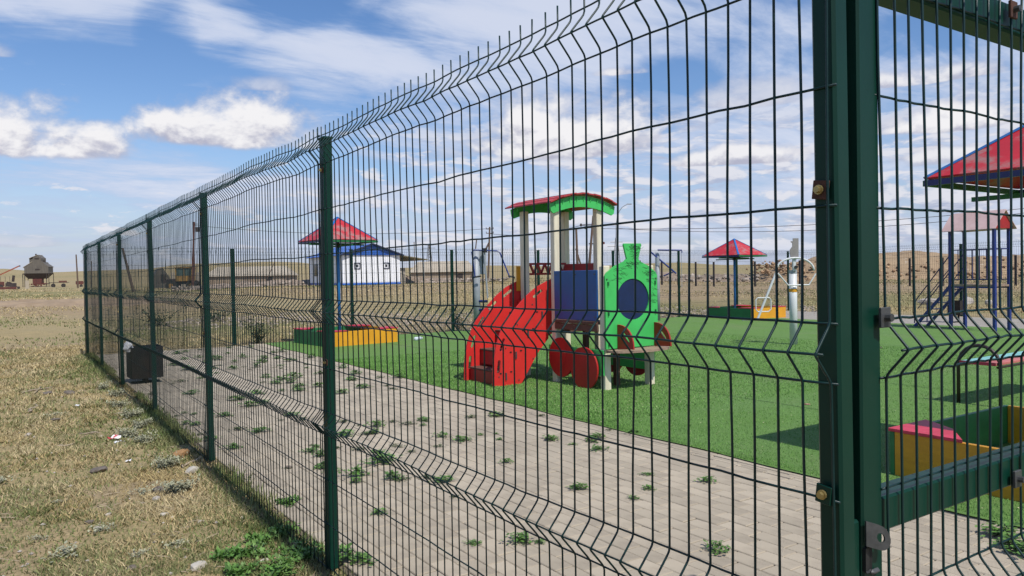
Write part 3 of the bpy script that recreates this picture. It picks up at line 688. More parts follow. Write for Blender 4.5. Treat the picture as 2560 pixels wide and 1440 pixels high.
# curved shelf and its two quarter-round fins
ol = [(4.28, 6.394)]+[(4.66+.43*math.sin(a), 6.394-.30*(math.cos(a)*.75+.25)) for a in np.linspace(-1.15, 1.15, 15)]+[(5.10, 6.394)]
MB().plate([(4.275, 6.393), (5.115, 6.393)]+[(4.695+.42*math.cos(a), 6.393-.27*math.sin(a)**.55) for a in np.linspace(.04, PI-.04, 18)], lambda a, b_, t_: lp(a, b_, .435+t_), .024).build('nose_shelf', WOODG, T)
for x in (4.44, 5.0):
    ol = [(6.392, .462), (6.392, .735)]+[(6.392-.255*math.sin(a)**.9, .462+.273*math.cos(a)**.8) for a in np.linspace(.12, PI/2-.02, 12)]
    hole = [(6.392-.115-.012*math.cos(a)+.055*math.sin(a), .462+.115+.012*math.sin(a)*.6+.055*math.sin(a)) for a in np.linspace(0, 2*PI, 12, endpoint=False)]
    hole = [(6.392-.135+.06*math.cos(a)-.013*math.sin(a), .60+.06*math.cos(a)*1.0+.013*math.sin(a)) for a in np.linspace(0, 2*PI, 14, endpoint=False)]
    MB().plate(ol, lambda a, b_, t_, x=x: lp(x+t_, a, b_), .02, [hole]).build('shelf_fin', DRED, T)
# climbing ramp: two curved cheeks with hand slots, treads between
edge = [(4.375, 1.262), (4.28, 1.225), (4.12, 1.155), (3.98, 1.06), (3.87, .965), (3.76, .86), (3.66, .745), (3.585, .62), (3.53, .48), (3.495, .32), (3.478, .16), (3.475, .03), (3.49, .0)]
base = [(3.86, 0.0), (3.875, .01), (4.12, .36), (4.285, .53), (4.285, .56), (4.375, .60)]
edge2 = [(4.46, 1.30)]+edge[1:]
def slot(cx_, cz_, ang, L_=.060, w=.021, n_=12):
    o = []
    for i in range(n_):
        a = 2*PI*i/n_; p, q_ = w*math.cos(a), w*math.sin(a)+(L_ if math.sin(a) > 0 else -L_)
        o.append((cx_+p*math.cos(ang)-q_*math.sin(ang), cz_+p*math.sin(ang)+q_*math.cos(ang)))
    return o
slots = [(4.135, 1.075, -1.0), (3.905, .925, -.85), (3.725, .725, -.65), (3.615, .49, -.35), (3.56, .235, -.13)]
def cheek(y, shift=0.0, holes=slots):
    pts = [(a+shift, z) for a, z in edge+base][::-1]
    return MB().plate(pts, lambda a, b_, t_: lp(a, y+t_, b_), .022, [slot(a+shift, z, an) for a, z, an in holes])
cheek(7.475, 0.0, [slots[0], slots[3], slots[4]]).build('ramp_cheek', RED, T)
cheek(8.135, .0).build('ramp_cheek', RED, T)
sp_ = [(3.54, .185), (3.70, .40), (3.93, .62), (4.15, .84), (4.22, 1.0)]
for i, (x, z) in enumerate(sp_[:4]):
    tb('tread', WOODB, x, min(x+.20, 4.28), 7.50, 8.13, z-.02, z)
    tb('riser', DRED, x+.012, x+.03, 7.50, 8.13, z-.19, z-.022)
tb('ramp_back', RED, 4.28, 4.30, 7.50, 8.13, .62, .98)
for (x, z) in ((3.655, .13), (3.80, .37), (3.98, .62), (4.19, .83)):
    tb('step_bracket', ZINC, x-.008, x+.010, 7.462, 7.474, z-.055, z+.03, 0)
    tb('step_slot', BLACKP, x-.085, x-.058, 7.470, 7.4742, z+.02, z+.035, 0); tb('step_slot', BLACKP, x+.062, x+.09, 7.470, 7.4742, z+.03, z+.045, 0)
for (y, z) in ((6.56, 1.30), (7.27, 1.30), (6.56, .82), (7.27, .82), (6.9, 1.30)): MB().tube([lp(4.262, y, z), lp(4.256, y, z)], .009, 8).build('bolt', ZINC, T)
for (a, z) in ((4.32, 1.15), (4.05, .95), (3.83, .72), (3.66, .45), (3.56, .12), (4.28, .62), (4.05, .30), (3.84, .06)): MB().tube([lp(a, 7.475, z), lp(a, 7.468, z)], .008, 8).build('bolt', ZINC, T)
for (x, z) in ((4.30, 1.24), (5.04, 1.24), (4.30, .70), (5.04, .70), (4.66, .55)): MB().tube([lp(x, 6.395, z), lp(x, 6.388, z)], .009, 8).build('bolt', ZINC, nose)
# red lattice rail at the back of the cab and a yellow one beyond
m_ = MB(); Yb = 8.06
for z in (1.315, 1.445): m_.bar(lp(4.42, Yb, z), lp(5.02, Yb, z), .02, .028)
for i in range(5):
    x = 4.44+i*.118
    m_.bar(lp(x, Yb, 1.44), lp(x+.055, Yb, 1.32), .018, .026); m_.bar(lp(x+.11, Yb, 1.44), lp(x+.055, Yb, 1.32), .018, .026)
m_.build('lattice_rail', DRED, T)
tb('red_end_board', DRED, 4.965, 5.02, 7.42, 8.02, 1.31, 1.44); tb('yellow_end_board', YEL, 4.27, 4.33, 8.12, 8.14, 1.10, 1.42)

# ------------------------------------------------------------------ sandboxes and sunshades
def sandbox(loc, rz, s, h, cols, label, group='sandboxes', seats=((-1, -1), (1, -1), (1, 1), (-1, 1)), sand=True):
    t_ = thing('sandbox', loc, label, 'sandbox', group, rz); hs_ = s/2; th = .03
    for i, (m_) in enumerate(cols):                           # -y, +x, +y, -x
        a = i*PI/2
        c = (math.sin(a)*(hs_-th/2)*1.0, -math.cos(a)*(hs_-th/2)); ln = s if i % 2 == 0 else s-2*th-.002
        MB().box((c[0], c[1], h/2), (ln if i % 2 == 0 else th, th if i % 2 == 0 else ln, h), bev=.003).build('board', m_, t_)
    for (ax, ay) in seats:
        pts = [(ax*hs_*1.01, ay*hs_*1.01), (ax*(hs_-.44), ay*hs_*1.01)]+[(ax*(hs_-.44+.30*math.sin(q_)*.62), ay*(hs_-.44*math.sin(q_)*.62-.0)) for q_ in (.35, .8, 1.2)]+[(ax*hs_*1.01, ay*(hs_-.44))]
        if ax*ay < 0: pts = pts[::-1]
        MB().plate(pts, lambda a, b_, t2: (a, b_, h+.001+t2), .018).build('corner_seat', PINK, t_)
    if sand: MB().box((0, 0, .05), (s-2*th-.01, s-2*th-.01, .06)).build('sand', SAND, t_)
    return t_
def sunshade(loc, rz, s, ez, rise, label, group='sunshades on poles'):
    t_ = thing('sunshade', loc, label, 'sunshade', group, rz); q_ = s/2
    MB().tube([(0, 0, 0), (0, 0, ez+rise-.06)], .032, 14).build('pole', BPOST, t_, smooth=True)
    cs = [(-q_, -q_), (q_, -q_), (q_, q_), (-q_, q_)]; ap = Vector((0, 0, ez+rise))
    for i in range(4):
        a = Vector((*cs[i], ez)); b_ = Vector((*cs[(i+1) % 4], ez))
        nrm = (b_-a).cross(ap-a).normalized()*.012
        MB().add([a, b_, ap, a+nrm, b_+nrm, ap+nrm], [(0, 2, 1), (3, 4, 5), (0, 1, 4, 3), (1, 2, 5, 4), (2, 0, 3, 5)]).build('roof_panel', ROOFR, t_)
        MB().bar(a+Vector((0, 0, .012)), ap+Vector((0, 0, .018)), .045, .012).build('ridge_cap', TRIMB, t_)
        MB().bar(a-Vector((0, 0, .025)), b_-Vector((0, 0, .025)), .025, .036).build('eave_beam', BLUET2 if i % 2 else DGRN, t_)
    for (dx_, dy_) in ((1, 0), (0, 1)):
        MB().bar((-dx_*q_*1.06, -dy_*q_*1.06, ez-.068-.032*dy_), (dx_*q_*1.02, dy_*q_*1.02, ez-.068-.032*dy_), .03, .03).build('cross_beam', DGRN, t_)
    MB().tube([(.0, .0, ez-.13), (0, 0, ez-.04)], .05, 12).build('hub', BLACKP, t_)
    return t_
sandbox((4.47, 14.65, 0), .10, 1.52, .29, [YEL, YEL, DGRN, DGRN], 'green and yellow sandbox on the turf behind the second fence post')
sunshade((4.39, 14.75, 0), .10, 1.16, 2.055, .47, 'red pyramid sunshade in front of the white house with the blue roof')
sandbox((16.12, 14.2, 0), .04, 1.52, .30, [YEL, YEL, DGRN, DGRN], 'green and yellow sandbox in the far corner behind the curved white exerciser')
sunshade((15.9, 14.4, 0), .04, 1.25, 1.75, .46, 'small red pyramid sunshade in the far corner behind the white exerciser')
sandbox((4.15, 1.90, 0), 0, 1.52, .285, [YEL2, YEL2, DGRN, YEL2], 'orange and green sandbox close behind the gate, with a pink corner seat', seats=((-1, 1), (1, -1)), sand=False)
sunshade((4.27, 1.93, 0), 0, 1.26, 1.86, .46, 'large red sunshade seen through the gate at the upper right edge')

# ------------------------------------------------------------------ bench
bn_ = thing('bench', (6.36, 3.51, 0), 'low bench with brown arched tube ends and turquoise and pink planks', 'bench')
for x in (0, 1.55):
    pts = [(x, -.185, 0), (x, -.185, .38)]+[(x, -.185*math.cos(a), .38+.19*math.sin(a)) for a in np.linspace(.25, PI-.25, 9)]+[(x, .185, .38), (x, .185, 0)]
    MB().tube(pts, .017, 8).build('end_frame', BROWNT, bn_, smooth=True)
MB().box((.80, -.085, .405), (1.66, .155, .025), bev=.003).build('plank', PINKP, bn_)
MB().box((.80, .085, .405), (1.66, .155, .025), bev=.003).build('plank', TURQ, bn_)
for y in (-.16, .16): MB().tube([(0, y, .375), (1.55, y, .375)], .012, 6).build('stretcher', BROWNT, bn_)
MB().box((-.028, 0, .405), (.006, .32, .028)).build('end_strip', PINK, bn_)

# ------------------------------------------------------------------ climbing tower
ct = thing('climbing_tower', (15.26, 7.34, 0), 'blue steel climbing tower with pink gabled roof and ladder stairs', 'climbing frame', rz=-math.atan2(.217, .976))
A_, B_ = .42, .98                                            # width (local x), length (local y)
for (x, y) in ((0, 0), (A_, 0), (0, B_), (A_, B_)): MB().box((x, y, 1.04), (.055, .055, 2.08)).build('post', BLUET, ct)
for sx_ in (-1, 1):
    xm = A_/2; e = Vector((xm+sx_*(A_/2+.10), 0, 2.06)); rg = Vector((xm, 0, 2.44)); m_ = MB()
    y0, y1 = -.10, B_+.14
    m_.add([(e.x, y0, e.z), (rg.x, y0, rg.z), (rg.x, y1, rg.z), (e.x, y1, e.z), (e.x, y0, e.z+.012), (rg.x, y0, rg.z+.014), (rg.x, y1, rg.z+.014), (e.x, y1, e.z+.012)], [(0, 1, 2, 3), (7, 6, 5, 4), (0, 4, 5, 1), (1, 5, 6, 2), (2, 6, 7, 3), (3, 7, 4, 0)])
    m_.build('roof_slope', PALEPINK, ct)
for y in (-.06, B_+.10): MB().plate([(A_/2-.27, 2.075), (A_/2+.27, 2.075), (A_/2, 2.42)], lambda a, b_, t2, y=y: (a, y+t2, b_), .012).build('gable_board', DRED, ct)
MB().box((A_/2, B_/2, .93), (A_+.04, B_+.04, .04)).build('deck', WOODG, ct)
for x in (0, A_): MB().bar((x, 0, .90), (x, B_, .90), .03, .05).build('deck_beam', BLUET, ct)
for x in (0, A_):
    MB().bar((x, 0, 1.67), (x, B_, 1.67), .022, .022).build('top_rail', BLUET2, ct); MB().bar((x, 0, 1.05), (x, B_, 1.05), .02, .02).build('lower_rail', BLUET2, ct)
    for i in range(5): MB().bar((x, .16+i*.16, 1.05), (x, .16+i*.16, 1.67), .014, .014).build('baluster', BLUET2, ct)
MB().bar((0, 0, 1.67), (A_, 0, 1.67), .022, .022).build('top_rail', BLUET2, ct)
for x in (.02, A_-.02):
    MB().bar((x, B_+.0, .93), (x, B_+.92, .0), .035, .06).build('stair_string', BLUET, ct)
    MB().tube([(x, B_, 1.60), (x, B_+.86, .62), (x, B_+.92, .50), (x, B_+.92, .08)], .013, 6).build('handrail', BLUET2, ct)
    MB().tube([(x, B_, 1.32), (x, B_+.84, .40)], .010, 6).build('guard_rail', BLUET2, ct)
    for q_ in (.28, .58): MB().tube([(x, B_+q_, .93*(1-q_/.92)), (x, B_+q_, 1.60-q_*1.14)], .009, 6).build('baluster', BLUET2, ct)
for i in range(6):
    q_ = (i+.6)/6.4; MB().box((A_/2, B_+.92*q_, .93*(1-q_)), (A_-.06, .10, .018)).build('tread', BLUET, ct)

# ------------------------------------------------------------------ litter bins
def bin_(loc, w, h, z0, rz, label):
    t_ = thing('litter_bin', loc, label, 'litter bin', 'black litter bins', rz); th = .008
    for i in range(4):
        a = i*PI/2; c = (math.sin(a)*(w/2-th/2), -math.cos(a)*(w/2-th/2))
        MB().box((c[0], c[1], z0+h/2), (w if i % 2 == 0 else th, th if i % 2 == 0 else w-2*th-.001, h)).build('side', BINM, t_)
    MB().box((0, 0, z0+.006), (w-2*th-.001, w-2*th-.001, .01)).build('bottom', BINM, t_)
    for y in (-w*.25, w*.25): MB().box((0, y, z0/2), (.035, .035, z0-.001)).build('leg', BINM, t_)
    MB().box((0, 0, .01), (w*.9, .06, .02)).build('foot', BINM, t_)
    return t_
bin_((.27, 10.86, 0), .37, .40, .07, .05, 'black square litter bin with a white bag, inside the left fence')
bin_((17.6, 9.25, 0), .27, .34, .18, .2, 'small black litter bin standing by the foot of the blue tower stairs')
m_ = MB(); vs = []; R_ = random.Random(5)
for i in range(5):
    for j in range(7):
        a = 2*PI*j/7; r = (.035, .06, .055, .04, .01)[i]*R_.uniform(.7, 1.3); vs.append((r*math.cos(a), r*math.sin(a), (-.05, -.01, .04, .07, .085)[i]+R_.uniform(-.01, .01)))
m_.add(vs, [(i*7+j, i*7+(j+1) % 7, (i+1)*7+(j+1) % 7, (i+1)*7+j) for i in range(4) for j in range(7)])
tag(m_.build('plastic_bag', BAG, loc=(.07, 10.76, .47)), 'crumpled white plastic bag on the rim of the black bin', 'plastic bag')

# ------------------------------------------------------------------ outdoor gym equipment
e1 = thing('shoulder_trainer', (7.87, 15.15, 0), 'grey post trainer with blue swing arms at the far fence, left of the red ramp', 'exercise machine')
MB().tube([(0, 0, 0), (0, 0, 1.93)], .085, 16).build('post', GREYP, e1, smooth=True)
MB().box((.13, -.08, 1.62), (.16, .06, .56), -.58, bev=.01).build('head_box', GREYP, e1)
rt = Vector((.833, -.553, 0))
def cp(a, z, f=0.0): return (rt.x*a+.553*f, rt.y*a+.833*f, z)
MB().tube([cp(-.06, 1.26, -.2), cp(-.02, 1.30, -.22), cp(-.085, 1.86, -.2), cp(-.03, 1.90, -.18), cp(.50, 1.87, -.18), cp(.56, 1.83, -.18), cp(.78, 1.25, -.2)], .016, 8).build('swing_arm', BLUET, e1)
MB().tube([cp(-.10, 1.27, -.2), cp(.12, 1.30, -.2)], .02, 8).build('grip', BLACKP, e1); MB().tube([cp(.74, 1.30, -.2), cp(.90, 1.25, -.2)], .02, 8).build('grip', BLACKP, e1)
MB().tube([cp(.22, 1.84, -.16), cp(.22, 1.94, -.16)], .05, 10).build('bearing', BLACKP, e1)
MB().tube([cp(.2, 1.84, -.16), cp(.26, .78, -.16)], .02, 8).build('hanger', GREYP, e1)
MB().box(cp(.42, .70, -.16), (.32, .06, .20), -.58, bev=.01).build('backrest', mat('cream_plastic', (.62, .46, .22), rough=.5), e1)
MB().box(cp(.40, .50, -.2), (.30, .28, .03), -.58, bev=.01).build('seat', GREYP, e1)
for z in (.72, .52): MB().tube([cp(.06, z, -.05), cp(.28, z, -.14)], .028, 8).build('bracket', BLUET2, e1)
e2 = thing('leg_swing', (10.22, 8.34, 0), 'chipped white post exerciser with curved bar and hanging foot frame', 'exercise machine')
MB().tube([(0, 0, 0), (0, 0, 1.30)], .066, 18).build('post', WHITEP, e2, smooth=True)
MB().tube([(0, 0, .93), (0, 0, .985)], .070, 18).build('collar', YEL, e2)
MB().tube([(0, 0, 1.25), (0, 0, 1.31)], .069, 18).build('cap', GREYP, e2)
arc = [cp(-.33*math.cos(a)-.0, 1.28+.24*math.sin(a)**.9, -.10) for a in np.linspace(.05, PI-.05, 15)]
MB().tube(arc, .018, 8).build('curved_bar', WHITEP, e2, smooth=True)
MB().tube([cp(-.30, 1.26, -.10), cp(-.12, 1.05, -.10), cp(.24, 1.05, -.10), cp(.36, 1.24, -.10)], .013, 8).build('cross_bar', WHITEP, e2)
MB().tube([cp(-.32, 1.29, -.10), cp(-.66, .48, -.12)], .020, 8).build('swing_leg', WHITEP, e2)
MB().tube([cp(-.66, .84, -.12), cp(-.46, .84, -.12), cp(-.43, .80, -.12), cp(-.43, .64, -.12), cp(-.47, .60, -.12), cp(-.66, .60, -.12), cp(-.69, .64, -.12), cp(-.69, .80, -.12)], .011, 8, closed=True).build('hand_frame', WHITEP, e2)
MB().tube([cp(-.68, .47, -.16), cp(-.96, .48, -.24)], .024, 8).build('footrest', WHITEP, e2)
MB().box(cp(0, 1.40, -.06), (.05, .05, .22), -.58, bev=.005).build('pivot_plate', WHITEP, e2)
MB().tube([cp(.02, 1.36, -.11), cp(.02, 1.36, -.06)], .03, 10).build('pivot', BLACKP, e2)
MB().plate([(-.055, .0), (-.075, .07), (-.075, .14), (-.03, .20), (-.03, .26), (-.055, .27), (-.055, .29), (-.02, .29), (-.02, .34), (.075, .34), (.075, .02), (.03, -.03)], lambda a, b_, t2: cp(a, 1.52+b_, -.08+t2), .02).build('number_plate', mat('weathered_grey_plate', (.26, .24, .23), rough=.7, scale=5), e2)
e3 = thing('pull_trainer', (13.6, 14.9, 0), 'blue-armed trainer half hidden behind the green engine face', 'exercise machine')
MB().tube([(-.1, .1, 0), (-.1, .1, 1.86)], .06, 12).build('post', GREYP, e3, smooth=True)
MB().tube([cp(-.15, 1.92, -.1), cp(.50, 1.90, -.1), cp(.50, 1.84, -.1)], .024, 8).build('top_arm', BLUET, e3)
MB().tube([cp(-.35, 1.88, -.1), cp(.34, 1.28, -.1)], .022, 8).build('diagonal_arm', BLUET, e3); MB().tube([cp(.30, 1.34, -.1), cp(.0, 1.22, -.1)], .018, 8).build('grip', BLUET2, e3)
MB().tube([cp(.49, 1.86, -.1), cp(.49, .9, -.1)], .006, 6).build('cable', GREYP, e3)
MB().tube([cp(-.17, 1.5, -.14), cp(-.17, 1.72, -.14)], .055, 10).build('bearing', GREYP, e3)

# ------------------------------------------------------------------ white house
HX, HY = 23.83, 65.02; hz0 = .80
h_ = thing('small_house', (HX, HY, 0), 'small white house with blue metal roof beyond the far fence', 'house')
WX, WY, WH = 5.6, 9.0, 2.62
MB().box((WX/2, WY/2, hz0+WH/2-.5), (WX, WY, WH+1.0)).build('wall', WHITEW, h_)
for i in range(14):
    x = .2+i*.4; MB().box((x, -.008, hz0+WH/2+.1), (.012, .014, WH-.3)).build('siding_joint', mat('siding_seam', (.66, .67, .71), rough=.5), h_)
MB().box((WX/2, WY/2, hz0-.02), (WX+.06, WY+.06, .20)).build('plinth', BLUEROOF, h_)
for x in (1.37, 4.2):
    f_ = MB(); z = hz0+1.62
    f_.plate([(-.29, -.29), (.29, -.29), (.29, .29), (-.29, .29)], lambda a, b_, t2, x=x, z=z: (x+a, -.055+t2, z+b_), .05, [[(-.22, -.22), (.22, -.22), (.22, .22), (-.22, .22)]])
    fo = f_.build('window', NAVYT, h_)
    MB().box((x, -.012, z), (.44, .02, .44)).build('pane', WHITEW, fo); MB().box((x, -.032, z), (.20, .022, .24)).build('opening', GLASSD, fo)
f_ = MB().box((-.02, 7.0, hz0+1.35), (.04, 1.0, 1.16)).build('window', NAVYT, h_); MB().box((-.045, 7.0, hz0+1.35), (.02, .84, 1.0)).build('pane', GLASSD, f_)
ov = .30; ez = hz0+WH-.02; rz_ = ez+1.0; xm = WX/2
for s_ in (-1, 1):
    xe_ = xm+s_*(WX/2+ov); m_ = MB()
    m_.add([(xe_, -ov, ez-.06), (xm, -ov, rz_), (xm, WY+ov, rz_), (xe_, WY+ov, ez-.06), (xe_, -ov, ez), (xm, -ov, rz_+.07), (xm, WY+ov, rz_+.07), (xe_, WY+ov, ez)], [(0, 1, 2, 3), (7, 6, 5, 4), (0, 4, 5, 1), (1, 5, 6, 2), (2, 6, 7, 3), (3, 7, 4, 0)])
    m_.build('roof', BLUEROOF, h_)
    MB().bar((xe_, -ov-.03, ez-.04), (xm, -ov-.03, rz_+.02), .03, .13).build('barge_board', NAVYT, h_)
MB().plate([(-.12, ez-.02), (WX+.12, ez-.02), (xm, rz_-.06)], lambda a, b_, t2: (a, -.10+t2, b_), .08).build('gable', BLUEROOF, h_)
for i in range(5): MB().box((xm, -.108, ez+.10+i*.16), ((WX+.1)*(1-(i+.9)/6.4), .012, .02)).build('gable_batten', NAVYT, h_)
MB().add([(WX+.05, .0, ez-.05), (WX+2.9, -.1, ez-.48), (WX+2.9, 5.6, ez-.48), (WX+.05, 5.6, ez-.05), (WX+.05, 0, ez+.03), (WX+2.9, -.1, ez-.40), (WX+2.9, 5.6, ez-.40), (WX+.05, 5.6, ez+.03)], [(0, 1, 2, 3), (7, 6, 5, 4), (0, 4, 5, 1), (1, 5, 6, 2), (2, 6, 7, 3), (3, 7, 4, 0)]).build('awning', AWN, h_)
MB().box((WX+2.5, .1, hz0+.85), (.09, .09, 2.7)).build('awning_post', WHITEW, h_)
MB().box((WX+.55, 1.4, hz0+.65), (.9, .9, 1.5)).build('porch', CONC, h_)
m_ = MB()
m_.bar((WX+.15, .3, hz0+.9), (WX+1.3, .3, hz0+.5), .04, .04)
for i in range(4): m_.bar((WX+.2+i*.35, .3, hz0-.1), (WX+.2+i*.35, .3, hz0+.89-.12*i), .04, .04)
m_.build('stair_rail', DARKM, h_)

# ------------------------------------------------------------------ utility poles, lamp, lines
def upole(x, y, h, label, lean=(0, 0), brace=None, arms=True, r=.11, m=OLDWOOD, zb=None, name='utility_pole', cat='utility pole'):
    z = tz(x, y)-.1 if zb is None else zb
    t_ = thing(name, (x, y, z), label, cat, 'wooden utility poles')
    MB().tube([(0, 0, 0), (lean[0], lean[1], h)], [r, r*.75], 8).build('shaft', m, t_)
    if brace: MB().tube([(brace[0], brace[1], 0), (lean[0]*.7, lean[1]*.7, h*.72)], r*.8, 6).build('brace', m, t_)
    if arms:
        for zz_ in (h-.25, h-.75):
            MB().bar((lean[0]-.45*.83, lean[1]+.45*.55, zz_), (lean[0]+.45*.83, lean[1]-.45*.55, zz_), .08, .08).build('crossarm', m, t_)
            for a in (-.42, .42): MB().tube([(lean[0]+a*.83, lean[1]-a*.55, zz_+.04), (lean[0]+a*.83, lean[1]-a*.55, zz_+.2)], .04, 6).build('insulator', DARKM, t_)
    return t_
p1 = upole(17.1, 95.8, 8.0, 'rust-brown pole with a grey box near its top, beside the old tractor', (.3, 0), None, False, .16, mat('rusty_pole', (.12, .05, .04), rough=.9), .3)
MB().box((.62, -.2, 7.1), (.42, .4, .55)).build('junction_box', DARKM, p1); MB().bar((.2, 0, 7.75), (.75, -.2, 7.75), .06, .06).build('bracket', DARKM, p1)
upole(46.2, 76.5, 6.6, 'leaning wooden pole with a diagonal brace, seen left of the train roof', (.3, -.1), (-2.1, 1.1), True, .13, OLDWOOD, .5)
upole(9.8, 88, 4.6, 'dark leaning pole between the fourth and fifth posts of the near fence', (-.9, .3), None, False, .15, OLDWOOD, .25)
upole(27.2, 97.5, 4.2, 'thin braced stick pole in front of the long pale shed', (.1, 0), (-1.2, .5), False, .06, OLDWOOD, .5)
upole(11.0, 180.0, 6.9, 'taller of two bare poles to the right of the grain cleaner', (-.2, 0), None, False, .16, OLDWOOD, .3)
upole(14.2, 190.0, 5.8, 'shorter of two bare poles to the right of the grain cleaner', (.15, 0), None, False, .13, OLDWOOD, .3)
upole(29.7, 62.5, 3.9, 'thin rusty post standing beyond the awning of the white house', (0, 0), None, False, .05, OLDWOOD, .6)
upole(76.5, 47.0, 4.0, 'short leaning stick rising from the brown soil heap', (.25, 0), None, False, .07, OLDWOOD, .6)
upole(34.5, 60.5, 4.2, 'dark leaning stick behind the fence post under the train roof', (.5, -.2), None, False, .07, OLDWOOD, .5)
# transformer pole group behind the playhouse
tp = thing('transformer_frame', (43.9, 54.6, .5), 'tall timber A-frame power pole with transformer beams, seen behind the playhouse posts', 'power pole')
def cpp(a, f, z): return (rt.x*a+.553*f, rt.y*a+.833*f, z)
for (a0, a1, h) in ((-.35, .25, 6.2), (-1.25, -1.35, 5.0), (1.35, .25, 5.2)):
    MB().tube([cpp(a0, 0, 0), cpp(a1, 0, h)], [.13, .10], 8).build('leg', OLDWOOD, tp)
MB().tube([cpp(-.6, .2, .5), cpp(-1.4, .2, 3.2)], .08, 6).build('brace', OLDWOOD, tp)
for z, a in ((5.35, .9), (5.10, .5)):
    MB().bar(cpp(-a-.1, 0, z), cpp(a, 0, z+.02), .10, .10).build('crossarm', DARKM, tp)
    for s_ in (-a, a*.9): MB().tube([cpp(s_, 0, z-.12), cpp(s_, 0, z+.14)], .09, 6).build('insulator', DARKM, tp)
MB().bar(cpp(-.2, 0, 3.62), cpp(.95, 0, 3.60), .10, .10).build('lamp_arm', DARKM, tp); MB().box(cpp(1.0, 0, 3.66), (.5, .3, .2), -.58).build('lamp_head', REDM, tp)
MB().bar(cpp(-3.1, 0, .95), cpp(1.4, 0, 1.25), .22, .16).build('platform_beam', OLDWOOD, tp); MB().bar(cpp(-2.6, .5, 1.10), cpp(1.2, .5, 1.35), .22, .12).build('platform_beam', DARKM, tp)
lm = thing('street_lamp', (51.6, 59.9, .6), 'thin grey street lamp with a curved arm, right of the playhouse roof', 'street lamp')
MB().tube([(0, 0, 0), (.12, 0, 6.0)], [.13, .06], 8).build('pole', GREYP, lm)
MB().tube([(.12, 0, 6.0)]+[cpp(.12+1.35*(1-math.cos(a)), 0, 6.0+1.9*math.sin(a)) for a in np.linspace(.1, 1.35, 8)], .045, 6).build('arm', GREYP, lm)
MB().box(cpp(1.45, 0, 7.9), (.5, .18, .1), -.58).build('lamp_head', GREYP, lm)
def wire(p, q_, sag, label):
    p, q_ = Vector(p), Vector(q_); pts = [p.lerp(q_, i/24)-Vector((0, 0, sag*4*(i/24)*(1-i/24))) for i in range(25)]
    tag(MB().tube(pts, .022, 4).build('power_line', DARKM), label, 'power line', 'overhead power lines')
wire((52.0, 59.8, 6.0), (70, 26, 6.0), 1.0, 'lowest overhead line strung right from the street lamp')
wire((44.2, 54.2, 5.5), (72, 20, 6.8), .9, 'overhead line strung right from the upper crossarm of the A-frame pole')
wire((43.4, 54.9, 5.9), (46.4, 76.4, 6.3), .5, 'overhead line from the A-frame pole to the braced pole')
wire((46.4, 76.3, 6.9), (17.4, 95.8, 7.9), .8, 'overhead line from the braced pole to the rust-brown pole')
def pylon(x, y, h, label):
    t_ = thing('lattice_pylon', (x, y, tz(x, y)), label, 'pylon', 'far lattice pylons'); m_ = MB(); w = h*.09
    for sx_ in (-1, 1):
        for sy_ in (-1, 1): m_.bar((sx_*w, sy_*w, 0), (sx_*w*.25, sy_*w*.25, h), .22, .22)
    for i in range(5):
        z0, z1 = h*i/5, h*(i+1)/5; w0, w1 = w*(1-.75*i/5), w*(1-.75*(i+1)/5)
        m_.bar((-w0, -w0, z0), (w1, -w1, z1), .16, .16); m_.bar((w0, -w0, z0), (-w1, -w1, z1), .16, .16)
    m_.build('frame', GREYTIN, t_)
    m_ = MB()
    for z, a in ((h*.72, .30), (h*.86, .20)): m_.bar((-h*a*.83, h*a*.55, z), (h*a*.83, -h*a*.55, z), .25, .25)
    m_.build('crossarm', GREYTIN, t_)
pylon(170, 330, 15, 'far grey lattice pylon between the white house and the train ramp')
pylon(330, 375, 20, 'far grey lattice pylon on the horizon behind the train playhouse cab')

# ------------------------------------------------------------------ sheds and ruins
def shed(name, cx_, cy_, ln, dp, wh, rh, zb, label, cat='shed'):
    t_ = thing(name, (cx_, cy_, zb), label, cat, rz=-.586)
    MB().box((0, 0, wh/2-.6), (ln, dp, wh+1.2)).build('wall', SHEDWALL, t_)
    m_ = MB(); m_.add([(-ln/2-.3, -dp/2-.3, wh-.05), (ln/2+.3, -dp/2-.3, wh-.05), (ln/2-.8, 0, wh+rh), (-ln/2+.8, 0, wh+rh), (-ln/2-.3, dp/2+.3, wh-.05), (ln/2+.3, dp/2+.3, wh-.05)], [(0, 1, 2, 3), (3, 2, 5, 4), (0, 3, 4), (1, 5, 2), (0, 4, 5, 1)])
    m_.build('roof', SHEDROOF, t_)
    for i in range(1): MB().box((ln*.30, -dp/2-.02, wh*.5), (.8, .06, .7)).build('opening', DARKM, t_)
    return t_
shed('long_shed', 31.0, 122.5, 12.5, 6, 1.25, 1.45, .75, 'long pale-roofed shed low on the steppe, left of the white house')
shed('long_shed', 56.2, 106.0, 9.5, 6, 1.3, 1.7, .75, 'long pale-roofed shed between the white house and the train ramp')
MB_ = thing('ruined_hut', (17.4, 119.5, 1.0), 'grey ruined hut with a dark window opening behind the third and fourth fence panels', 'ruin')
MB().plate([(-1.4, -.8), (1.3, -.8), (1.25, .9), (.7, 1.6), (.2, 2.3), (-.5, 2.1), (-1.0, 1.2)], lambda a, b_, t2: (rt.x*a, rt.y*a+t2, b_), 2.2).build('wall', GREYTIN, MB_)
MB().box((rt.x*.3, rt.y*.3-.06, .9), (.6, .3, .9), -.58).build('window_opening', DARKM, MB_)
MB().box((3.0, -1.2, .5), (3.2, 2.0, 2.2), -.58).build('annex', SHEDROOF, MB_)

